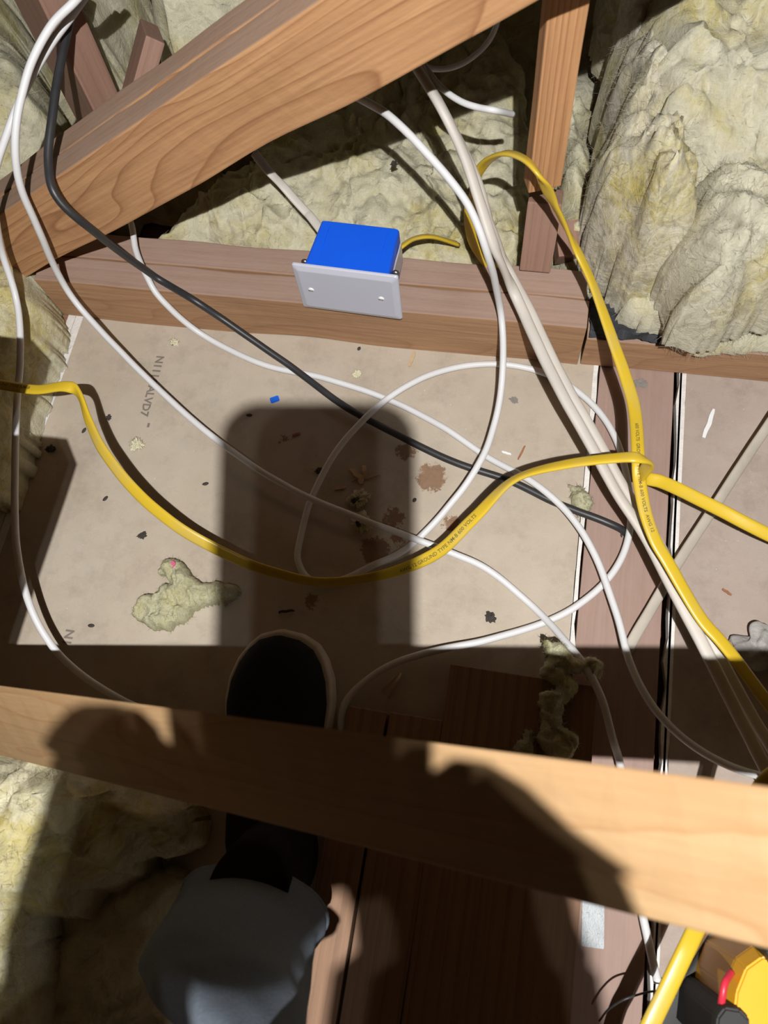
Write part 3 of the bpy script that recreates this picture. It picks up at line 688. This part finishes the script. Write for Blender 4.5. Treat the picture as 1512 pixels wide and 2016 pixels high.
# ------------------------------------------------------------------ debris
M_chip = plain('dark_droppings', (.05, .042, .035), .8, .3, bump=.6)
M_fluff = plain('pale_fluff', (.70, .66, .48), 1, .1, nscale=200, namt=.3, bump=.9)
M_shave = plain('wood_shaving', (.50, .36, .22), .8, .2, nscale=120, namt=.3)
M_shave2 = plain('red_wood_splinter', (.30, .14, .07), .8, .2, nscale=120, namt=.3)
M_wchip = plain('white_paint_chip', (.78, .78, .78), .7, .3)
M_bluechip = plain('blue_plastic_chip', (.01, .13, .70), .5, .4)
def blob(name, px, py, sx, sy, sz, rot, mat, label, cat='debris', z=0, rough=.3, seed=0, group=None, sub=2, parent=None, up=0):
    bm = bmesh.new(); bmesh.ops.create_icosphere(bm, subdivisions=sub, radius=1)
    for v in bm.verts:
        k = 1 + rough * noise.noise(v.co * 2.2 + Vector((seed * 7.1, px * .13, py * .07))); v.co = Vector((v.co.x * sx * k, v.co.y * sy * k, v.co.z * sz * k + sz * .8))
    if mat is M_fluff:
        bmesh.ops.subdivide_edges(bm, edges=bm.edges[:], cuts=2, use_grid_fill=True)
        for v in bm.verts: v.co += Vector(v.co).normalized() * fbm(v.co * 420 + Vector((seed, 0, 0)), 4) * sx * .35
        bm.normal_update(); me0 = bm_mesh('tmp', bm); rnd = random.Random(seed)
        vs = [v.co.copy() for v in me0.vertices]; fs = [tuple(q.vertices) for q in me0.polygons]; no = [v.normal.copy() for v in me0.vertices]; nb = len(vs)
        for _ in range(160):
            k = rnd.randrange(nb); strands(rnd, vs, fs, vs[k].copy(), no[k], sx * rnd.uniform(.4, 1.1), .00018)
        bpy.data.meshes.remove(me0); o = link(name, mesh(name, vs, fs), mat, None, smooth=True)
    else: o = link(name, bm_mesh(name, bm), mat, None, smooth=rough < .2 or sub >= 4)
    p = PZ(px, py, z); 
    if parent: mw = Matrix.Translation(p) @ Matrix.Rotation(math.radians(rot), 4, 'Z'); o.parent = parent; o.matrix_parent_inverse = Matrix.Translation(parent.location).inverted(); o.matrix_basis = mw
    else:
        o.location = p; o.rotation_euler.z = math.radians(rot); tag(o, label, cat, group)
    return o
for i, (px, py, rot, lb) in enumerate([(166, 848, 70, 'dark oval pellet on the drywall under the yellow cable at the left'), (491, 818, 5, 'dark oval pellet just above the phone shadow'), (405, 953, 20, 'dark oval pellet right of the yellow cable, lit, below the cable pair'), (208, 982, 60, 'dark oval pellet left of the yellow cable in the middle left'), (180, 1232, 5, 'dark oval pellet near the small faded print at the lower left'), (341, 677, 80, 'small grey pellet near the chord at the top left of the drywall'), (707, 687, 70, 'small grey pellet near the foot of the chord under the cover plate'), (816, 985, 70, 'small grey pellet between the brown stains')]):
    blob('mouse_dropping', px, py, .0042 if i < 5 else .003, .0022, .0012, rot, M_chip, lb, 'pellet', rough=.15, seed=i, group='dark pellets on the drywall')
for i, (px, py, s, lb) in enumerate([(101, 884, .0055, 'black crumbled bit at the left, beside the white gypsum strip'), (281, 1055, .005, 'black crumb on drywall above the insulation tuft'), (628, 927, .004, 'black burr beside a curled shaving in the phone shadow'), (215, 822, .0035, 'small dark crumb near the yellow cable bend'), (966, 1217, .006, 'black tar blob with grey smear near the shadow edge at lower centre'), (1012, 788, .0045, 'grey plaster smear dot between the two white loops'), (1262, 755, .007, 'grey knot-like dab on the pinkish top plate near the chord')]):
    gray = i > 4
    blob('tar_crumb', px, py, s, s * .75, s * (.4 if not gray else .12), 30 * i, M_chip if not gray else plain('grey_smear', (.23, .21, .19), .9, .2), lb, 'crumb', rough=1.0, seed=i, sub=3)
blob('tar_crumb', 776, 325, .0045, .003, .003, 60, M_chip, 'dark crumb on the insulation above the blue box', 'crumb', z=.10, rough=1.0, seed=9, sub=3)
for i, (px, py, s, lb) in enumerate([(270, 877, .0075, 'pale yellow fluff ball left of the long white cable'), (345, 675, .005, 'small pale fluff bit near the chord at the top of the drywall'), (703, 738, .0045, 'small pale fluff above the thin white cable bend')]):
    blob('fluff_ball', px, py, s, s * .9, s * .45, 0, M_fluff, lb, 'fluff', rough=1.2, seed=i + 20, sub=3)
for i, (px, py, rot, lb) in enumerate([(706, 985, 30, 'upper fluff knot with a dark core in the phone shadow'), (712, 1030, -60, 'lower fluff knot with a dark core beneath the white cable in the phone shadow')]):
    e = empty('fluff_knot', PZ(px, py, 0), lb, 'fluff', 'fluff knots in the phone shadow')
    blob('fluff', px, py, .011, .0085, .006, rot, M_fluff, None, parent=e, rough=1.0, seed=i + 30, sub=3)
    blob('dark_core', px - 6, py + 3, .0045, .0032, .005, rot, M_chip, None, parent=e, z=.005, rough=.4, seed=i + 33, sub=3)
def stick(px0, py0, px1, py1, wd, th, mat, label, cat='splinter', z=.001, name='wood_splinter', group=None, bow=0, parent=None):
    a, b = PZ(px0, py0, z), PZ(px1, py1, z); n = 8; vs = []; fs = []
    d = (b - a).normalized(); s = d.cross(Vector((0, 0, 1)))
    for i in range(n + 1):
        t = i / n; p = a.lerp(b, t) + Vector((0, 0, math.sin(t * math.pi) * bow + th / 2)) + s * noise.noise(Vector((px0, py0, t * 3))) * wd * .5
        k = .5 + .5 * math.sin(math.pi * min(1, max(0.05, t)) ) ** .4
        for (sx, sz) in ((-1, -1), (1, -1), (1, 1), (-1, 1)): vs.append(p + s * sx * wd / 2 * k + Vector((0, 0, sz * th / 2)))
    for i in range(n):
        for j in range(4): fs.append((i * 4 + j, i * 4 + (j + 1) % 4, i * 4 + 4 + (j + 1) % 4, i * 4 + 4 + j))
    fs += [(3, 2, 1, 0), (n * 4, n * 4 + 1, n * 4 + 2, n * 4 + 3)]
    o = link(name, mesh(name, vs, fs), mat, parent)
    if not parent: tag(o, label, cat, group)
    return o
stick(659, 963, 681, 959, .004, .002, M_shave, 'short straight tan wood stick left of the star-shaped shavings')
star = empty('wood_shaving', PZ(712, 937, 0), 'star-shaped cluster of torn tan shavings in the phone shadow', 'shaving')
for (a, b, c, d, wd, bow) in ((690, 922, 716, 948, .006, .004), (716, 917, 722, 944, .0055, .004), (722, 942, 747, 933, .0022, .001), (691, 946, 714, 940, .0018, .001), (704, 936, 713, 953, .006, .002), (738, 934, 750, 935, .0018, .001)):
    stick(a, b, c, d, wd, .0012, M_shave, None, bow=bow, parent=star, name='shaving', z=.001)
stick(599, 922, 622, 928, .0015, .0015, M_shave, 'thin curled shaving in the phone shadow left of the loop', 'shaving', name='wood_shaving', bow=.004)
stick(576, 858, 591, 853, .003, .0015, M_shave2, 'short reddish splinter near the top of the phone shadow')
stick(549, 1206, 580, 1203, .0028, .002, M_chip, 'dark curled sliver just above the shoe toe', bow=.003)
stick(806, 722, 817, 692, .0042, .0012, M_shave, 'pale tan sliver standing near the chord foot right of the cover plate')
stick(868, 843, 900, 862, .002, .001, M_shave, 'thin tan sliver beside the white cable near the brown stains')
stick(988, 889, 1006, 896, .0028, .0012, M_wchip, 'small white chip near the white cable crossing', 'paint chip', name='paint_chip')
stick(1385, 862, 1405, 806, .0050, .0012, M_wchip, 'long white paint chip on the right drywall sheet', 'paint chip', name='paint_chip')
stick(1020, 905, 1034, 878, .0022, .001, M_shave2, 'thin reddish splinter beside the black cable at right')
stick(1222, 1360 - 320, 1224, 1058, .002, .001, M_chip, 'tiny dark sliver by the hole of the black cable')
stick(1422, 1160, 1440, 1172, .003, .001, M_shave2, 'short red-brown splinter on the lower right drywall')
stick(765, 1375, 790, 1325, .003, .0018, M_shave, 'long bent twig beside the shoe, in front of the planks', 'twig', name='twig', bow=.006)
stick(752, 1362, 778, 1330, .0022, .0015, M_shave, 'thin twig lying next to the longer bent twig', 'twig', name='twig', bow=.003)
stick(208, 1235, 218, 1150, .0009, .0003, M_wchip, 'fine pale scratch mark line at the lower left', 'scratch', name='scratch') if False else None
bm = bmesh.new(); bxm(bm, .0115, .0085, .0018, (0, 0, .0009), .0008)
o = link('plastic_chip', bm_mesh('plastic_chip', bm), M_bluechip); o.location = PZ(541, 787, 0); o.rotation_euler.z = math.radians(28)
tag(o, 'small bright blue plastic chip on the drywall', 'plastic chip')
blob('plaster_lump', 1497, 1280, .026, .022, .010, 20, plain('grey_plaster', (.30, .285, .27), .55, .5, nscale=50, namt=.4, bump=1.0), 'grey plaster lump at the right edge of the drywall', 'plaster', rough=.55, seed=3, sub=5)
# nail plate on the top plate, lower right
bm = bmesh.new(); a, b = PZ(1172, 1560, .002), PZ(1167, 1866, .002)
bxm(bm, .021, (a - b).length, .0016, (0, 0, .0008), .0005)
for i in range(9):
    for s in (-1, 1): bxm(bm, .003, .001, .001, (s * .0055, -(a - b).length / 2 + .012 + i * .017, .002))
o = link('nail_plate', bm_mesh('nail_plate', bm), plain('galvanised_steel', (.30, .32, .33), .55, .5, metal=.5, nscale=90, namt=.3, bump=.4)); o.location = ((a.x + b.x) / 2, (a.y + b.y) / 2, .0)
o.rotation_euler.z = math.atan2(b.x - a.x, a.y - b.y) ; tag(o, 'galvanised steel nail plate on the top plate below the near brace', 'nail plate')

# insulation tufts
def tuft(label, poly, z0, th, seed, mat=None, amp=.006, cell=.0018, nstr=900, r=.012, name='insulation_tuft', kids=False):
    return batt(name, label, poly, z0, th, r, seed, cell, amp, .006, mat=mat or M_tuft, nstr=nstr, zpoly=z0 + th * .5, slen=.007, cat='insulation tuft', freq=2.6, fold=.9)
tf = tuft('greenish torn tuft of insulation with a pink fleck, lying on the drywall', [(318, 1110), (345, 1102), (366, 1112), (380, 1135), (400, 1147), (470, 1150), (474, 1170), (460, 1185), (440, 1200), (428, 1190), (380, 1205), (352, 1232), (320, 1250), (292, 1246), (275, 1228), (256, 1215), (260, 1195), (275, 1175), (300, 1168), (312, 1150), (335, 1150), (325, 1135), (305, 1138)], .001, .016, 21)
stick(330, 1118, 345, 1108, .007, .001, plain('pink_fleck', (.55, .12, .22), .8, .2), None, parent=tf, name='pink_fleck', z=.022)
tuft('ragged pale tuft of insulation hanging over the end of the wide plank', [(1078, 1255), (1110, 1265), (1130, 1290), (1165, 1290), (1190, 1310), (1186, 1335), (1160, 1345), (1150, 1325), (1120, 1325), (1138, 1345), (1130, 1370), (1112, 1385), (1110, 1420), (1140, 1440), (1135, 1460), (1120, 1490), (1085, 1492), (1062, 1460), (1060, 1400), (1068, 1365), (1090, 1345), (1070, 1320), (1082, 1290)], .041, .018, 22, nstr=1500)
tuft('small pale tuft of insulation on the wide plank just beyond the near brace', [(1000, 1462), (1030, 1425), (1050, 1428), (1052, 1455), (1040, 1480), (1000, 1480)], .041, .014, 23, nstr=500)
tuft('faint flattened tuft of insulation over the edge of the top plate', [(1118, 950), (1150, 955), (1165, 985), (1160, 1010), (1140, 1020), (1128, 985)], .001, .004, 24, nstr=300)

# ------------------------------------------------------------------ yellow power tool at the lower right
M_ty = plain('orange_yellow_plastic', (.80, .40, .012), .35, .5, nscale=20, namt=.06)
M_tb = plain('black_rubber', (.02, .02, .02), .6, .4); M_red = plain('red_wire_sheath', (.65, .03, .06), .4, .5)
tb = PZ(1500, 1950, .12)
tool = empty('hand_tool', PZ(1500, 1950, .0), 'yellow plastic tool with black trim and a red wire in the lower right corner', 'tool')
def facet(name, pix, z1, z0, mat, inset=.006):
    P = [PZ(a, b, z1) for a, b in pix]; c = sum(P, Vector()) / len(P); bm = bmesh.new()
    r0 = [bm.verts.new((p.x, p.y, z0)) for p in P]; r1 = [bm.verts.new((p.x, p.y, z1 - inset)) for p in P]
    r2 = [bm.verts.new(((p.x - c.x) * .84 + c.x, (p.y - c.y) * .84 + c.y, z1)) for p in P]; n = len(P)
    for a, b in ((r0, r1), (r1, r2)):
        for k in range(n): bm.faces.new((a[k], a[(k + 1) % n], b[(k + 1) % n], b[k]))
    bm.faces.new(r0); bm.faces.new(r2)
    es = [e for e in bm.edges]; bmesh.ops.bevel(bm, geom=es, offset=.0015, segments=2, affect='EDGES')
    return link(name, bm_mesh(name, bm), mat, tool)
facet('body', [(1500, 1868), (1560, 1880), (1620, 1960), (1600, 2100), (1440, 2100), (1432, 2020), (1440, 1950), (1462, 1895)], .13, .0, M_ty, .018)
facet('shadow_block', [(1408, 2000), (1425, 1978), (1460, 1984), (1480, 2005), (1484, 2080), (1400, 2080)], .137, .02, M_tb, .006)  # black block stands for the shadow on the tool's lower part
facet('corner_guard', [(1505, 1868), (1530, 1865), (1560, 1895), (1525, 1905)], .142, .08, M_tb, .004)
cable('dark_gap_band', [(1475, 1815, .03), (1440, 1862, .03), (1400, 1925, .03), (1352, 1985, .03), (1310, 2060, .03)], 0, M_tb, 'flat black band standing in for the dark gap between the yellow cable and the yellow tool', 'dark gap', flat=(.020, .004), tilt=[0] * 5)  # added flat black band, stands in for a dark gap beside the tool
cable('red_wire', [(1440, 1915, .12), (1428, 1935, .13), (1422, 1965, .13), (1418, 1990, .12)], .0028, M_red, None, parent=tool)

# ------------------------------------------------------------------ photographer's leg and shoe
person = empty('person', PZ(540, 1560, .0), 'person in grey trousers and black slip-on shoe, foot on the drywall', 'person')
M_shoe = plain('black_canvas', (.012, .012, .013), .85, .2, nscale=400, namt=.5, bump=.6)
M_sole = plain('off_white_rubber', (.58, .53, .46), .6, .3, nscale=60, namt=.15)
M_jean = NT('grey_denim'); v = M_jean.map()
cj = M_jean.mix(M_jean.noise(M_jean.map((900, 300, 900)), 1, 3), (.085, .11, .145), (.21, .255, .32)); cj = M_jean.mix(M_jean.math('MULTIPLY', M_jean.noise(v, 30, 4), .4), cj, (.14, .145, .15))
M_jean.bump(M_jean.noise(M_jean.map((1, .4, 1)), 700, 3), .6, .0008); M_jean = M_jean.fin(cj, .95, .1)
toe, heel = PZ(556, 1240, .02), PZ(520, 1735, .02)
ax = (heel - toe); LS = ax.length; ax.normalize(); sd = Vector((-ax.y, ax.x, 0)); 
if sd.x < 0: sd.negate()
def foot_w(t):   # left and right half width along shoe
    prof = [(0, .002, .004), (.02, .022, .026), (.06, .034, .043), (.12, .045, .053), (.20, .053, .060), (.30, .056, .063), (.42, .052, .060), (.55, .044, .052), (.70, .039, .040), (.85, .037, .038), (.94, .030, .032), (.99, .014, .016), (1, .002, .002)]
    for (a, l0, r0), (b, l1, r1) in zip(prof, prof[1:]):
        if a <= t <= b:
            k = (t - a) / (b - a); return l0 + (l1 - l0) * k, r0 + (r1 - r0) * k
    return .002, .002
def outline(scale, z, n=44, shift=0):
    pts = []
    ts = [(1 - math.cos(math.pi * i / n)) / 2 for i in range(n + 1)]
    for t in ts: pts.append((t, 1))
    for t in ts[::-1][1:-1]: pts.append((t, -1))
    out = []
    for t, s in pts:
        l, r = foot_w(t); w_ = r if s > 0 else l
        tt = (t - .5) * (1 - (1 - scale) * .28) + .5 + shift
        out.append(toe + ax * LS * tt + sd * (s * w_ * scale) + Vector((0, 0, z - toe.z)))
    return out
def loft(rings, caps=(True, True)):
    vs = []; fs = []; n = len(rings[0])
    for r in rings: vs += r
    for i in range(len(rings) - 1):
        for k in range(n): fs.append((i * n + k, i * n + (k + 1) % n, (i + 1) * n + (k + 1) % n, (i + 1) * n + k))
    if caps[0]: fs.append(tuple(range(n))[::-1])
    if caps[1]: fs.append(tuple((len(rings) - 1) * n + k for k in range(n)))
    me = mesh('m', vs, fs); bm = bmesh.new(); bm.from_mesh(me); bmesh.ops.recalc_face_normals(bm, faces=bm.faces); bm.to_mesh(me); bm.free(); return me
shoe = link('shoe', loft([outline(.94, .0), outline(.985, .003), outline(1.0, .010), outline(1.0, .022), outline(.985, .0235), outline(.985, .026), outline(.970, .030, shift=.004), outline(.93, .032, shift=.012), outline(.86, .031, shift=.02)]), M_sole, person, smooth=True)
shoe['label'] = 'off-white rubber sole of the slip-on shoe'; shoe.name = 'shoe_sole'
upr = []
for s_, z in ((.885, .027), (.89, .036), (.86, .044), (.80, .052), (.70, .059), (.56, .064), (.38, .067), (.17, .069)):
    r = outline(s_, z, shift=.022)
    for k, p in enumerate(r):
        t = (p - toe).dot(ax) / LS
        p.z += (z - .028) / .04 * (.025 * float(sm(.35, .75, t)) - .004 * (1 - float(sm(0, .3, t))))
    upr.append(r)
link('shoe_upper', loft(upr), M_shoe, person, smooth=True)['label'] = 'black canvas shoe upper'
# sock / ankle
def ringz(c, rx, ry, z, n=40, tiltv=0, wr=0, sd_=0):
    return [Vector((c[0] + rx * math.cos(a) * (1 + wr * noise.noise(Vector((math.cos(a) * 2, math.sin(a) * 2, z * 14 + sd_)))), c[1] + ry * math.sin(a) * (1 + wr * noise.noise(Vector((math.cos(a) * 2 + 5, math.sin(a) * 2, z * 14 + sd_)))), z + tiltv * math.sin(a) * ry)) for a in [2 * math.pi * k / n for k in range(n)]]
ank = PZ(505, 1690, .09)
link('sock', loft([ringz((ank.x + .012, ank.y), .038, .050, .05), ringz((ank.x + .012, ank.y - .005), .034, .042, .09), ringz((ank.x + .013, ank.y - .012), .033, .040, .13), ringz((ank.x + .015, ank.y - .02), .034, .040, .16)]), plain('black_sock', (.015, .013, .013), .95, .1), person, smooth=True)['label'] = 'black sock'
prs = [((372, 1745), (630, 1808), .125), ((360, 1752), (643, 1818), .133), ((350, 1768), (641, 1834), .145), ((328, 1806), (622, 1860), .17), ((300, 1845), (616, 1895), .20), ((272, 1898), (612, 1945), .235), ((296, 1950), (606, 1985), .27), ((368, 2010), (602, 2030), .30), ((430, 2080), (600, 2090), .34), ((430, 2200), (640, 2180), .40)]
fine = []
for (p0, p1) in zip(prs, prs[1:]):
    for k in range(5):
        t = k / 5; fine.append((tuple(p0[0][q] + (p1[0][q] - p0[0][q]) * t for q in (0, 1)), tuple(p0[1][q] + (p1[1][q] - p0[1][q]) * t for q in (0, 1)), p0[2] + (p1[2] - p0[2]) * t))
prs = fine + [prs[-1]]
rings = []
for i, ((a, b), (c, d), z) in enumerate(prs):
    L_, R_ = PZ(a, b, z), PZ(c, d, z); C_ = (L_ + R_) / 2; hx = (R_ - L_) / 2; f_ = Vector((-hx.y, hx.x, 0)).normalized() * hx.length * .50
    if f_.y < 0: f_.negate()
    r = []
    for k in range(48):
        a_ = 2 * math.pi * k / 48
        w_ = 1 + .06 * noise.noise(Vector((math.cos(a_) * 2, math.sin(a_) * 2, z * 22))) - .07 * abs(noise.noise(Vector((a_ * 1.1 + z * 9, z * 16, 3.3)))) + .025 * math.sin(a_ * 3 + z * 40)
        p = C_ + hx * math.cos(a_) * (1 if abs(math.cos(a_)) > .97 else w_) + f_ * math.sin(a_) * w_
        p.z += .10 * hx.length * math.sin(a_)
        r.append(p)
    rings.append(r)
tr = link('trouser_leg', loft(rings), M_jean, person, smooth=True); tr['label'] = 'grey denim trouser leg'
hem = []
for k, s_ in ((0, .93), (0, .99), (0, 1.02), (3, 1.04), (5, 1.035), (6, 1.00)):
    c = sum(rings[k], Vector()) / 48; hem.append([c + (p - c) * s_ - Vector((0, 0, .004 if s_ < 1 else 0)) for p in rings[k]])
link('trouser_hem', loft(hem, (False, False)), M_jean, tr, smooth=True).matrix_parent_inverse = Matrix.Identity(4)

# phone held in the photographer's hands (its camera takes this picture)
M_ph = plain('dark_phone_case', (.02, .02, .022), .5, .5)
def cam_pt(x, y, z): return CAM + Rm @ Vector((x, y, z))
ph = empty('phone', cam_pt(-.026, -.070, .008), 'dark smartphone held over the scene taking the picture', 'phone')
bm = bmesh.new(); o_ = rr(.041, .083, .017, -.0045, 8); o2 = rr(.041, .083, .017, .0045, 8)
a_ = [bm.verts.new(p) for p in o_]; b_ = [bm.verts.new(p) for p in o2]
for k in range(len(a_)): bm.faces.new((a_[k], a_[(k + 1) % len(a_)], b_[(k + 1) % len(a_)], b_[k]))
bm.faces.new(a_); bm.faces.new(b_)
me = bm_mesh('case', bm); me.transform(Matrix.Translation(cam_pt(-.026, -.073, .008)) @ Rm.to_4x4()); link('phone_case', me, M_ph, ph)

M_skin = plain('skin', (.50, .30, .21), .55, .4, nscale=40, namt=.08)
M_slv = plain('dark_sleeve_cloth', (.05, .05, .055), .95, .1)
def limb(name, chains, mat, label):
    """skinned chains sharing their first vertex; points (x, y, z, radius) in metres about the phone"""
    bm = bmesh.new(); sk = bm.verts.layers.skin.verify(); made = {}
    for ch in chains:
        prev = None
        for (x, y, z, rad) in ch:
            k = (x, y, z)
            if k not in made:
                v = bm.verts.new(cam_pt(x, y, z)); v[sk].radius = (rad, rad); made[k] = v
                v[sk].use_root = prev is None
            v = made[k]
            if prev and not bm.edges.get((prev, v)): bm.edges.new((prev, v))
            prev = v
    me = bpy.data.meshes.new(name); bm.to_mesh(me); bm.free()
    o = link(name, me, mat, person); o['label'] = label
    m = o.modifiers.new('skin', 'SKIN'); m.use_smooth_shade = True; o.modifiers.new('sub', 'SUBSURF').levels = 1; o.modifiers['sub'].render_levels = 1
    return o
# right hand: palm under the lower right corner, thumb on the screen side, four fingers behind the case
wr = (.027, -.207, .034, .050); pm = (.046, -.150, .024, .036)
limb('hand', [[(.028, -.240, .036, .048), wr, (.036, -.178, .030, .043), pm],
              [wr, (.020, -.188, .028, .022), (.006, -.150, .022, .026)],
              [pm, (.038, -.130, .020, .028), (.024, -.112, .020, .020)],
              [pm, (.044, -.122, .022, .022), (.030, -.106, .022, .017), (.012, -.097, .020, .013)],
              [(.042, -.190, .021, .038), (.0445, -.140, .0185, .034), (.031, -.110, .018, .027)],
              [(.040, -.160, .017, .013), (.010, -.158, .017, .012), (-.025, -.164, .0175, .0145), (-.055, -.164, .018, .0145), (-.082, -.164, .018, .0145)],
              [pm, (.044, -.124, .006, .016), (.014, -.116, -.010, .010), (-.010, -.110, -.010, .008)],
              [pm, (.048, -.142, .004, .016), (.010, -.134, -.011, .010), (-.016, -.130, -.010, .008)],
              [pm, (.044, -.160, .004, .015), (.008, -.152, -.011, .010), (-.020, -.152, -.012, .010), (-.034, -.156, -.012, .010)],
              [pm, (.038, -.176, .006, .013), (.006, -.170, -.006, .009), (-.008, -.166, -.006, .008)]], M_skin, 'right hand holding the phone')
limb('sleeve', [[(.031, -.182, .030, .055), (.031, -.215, .034, .055), (.030, -.250, .036, .056), (.026, -.320, .040, .060), (.030, -.44, .03, .064)]], M_slv, 'right sleeve')
wl = (-.092, -.207, .030, .042); pl = (-.094, -.150, .022, .033)
limb('hand', [[(-.106, -.240, .032, .040), wl, (-.100, -.180, .028, .037), pl],
              [wl, (-.080, -.188, .026, .022), (-.078, -.150, .020, .028)],
              [pl, (-.090, -.128, .020, .026), (-.080, -.108, .020, .018)],
              [pl, (-.096, -.118, .020, .021), (-.086, -.104, .020, .017), (-.068, -.096, .018, .012)],
              [(-.100, -.185, .021, .034), (-.0945, -.135, .0185, .032), (-.084, -.108, .018, .026)],
              [(-.086, -.130, .018, .020), (-.076, -.112, .018, .019), (-.070, -.098, .018, .015)],
              [(-.120, -.162, .018, .017), (-.090, -.160, .018, .017), (-.058, -.156, .018, .015)],
              [pl, (-.096, -.128, .006, .016), (-.066, -.118, -.010, .010), (-.044, -.114, -.010, .008)],
              [pl, (-.098, -.142, .004, .016), (-.064, -.134, -.011, .010), (-.040, -.130, -.010, .008)],
              [pl, (-.096, -.160, .004, .015), (-.066, -.152, -.011, .010), (-.048, -.154, -.012, .012)],
              [pl, (-.090, -.176, .006, .013), (-.074, -.170, -.006, .009), (-.064, -.166, -.006, .008)]], M_skin, 'left hand holding the phone')
limb('sleeve', [[(-.104, -.195, .032, .052), (-.108, -.240, .034, .058), (-.120, -.320, .040, .055), (-.112, -.44, .03, .062)]], M_slv, 'left sleeve')
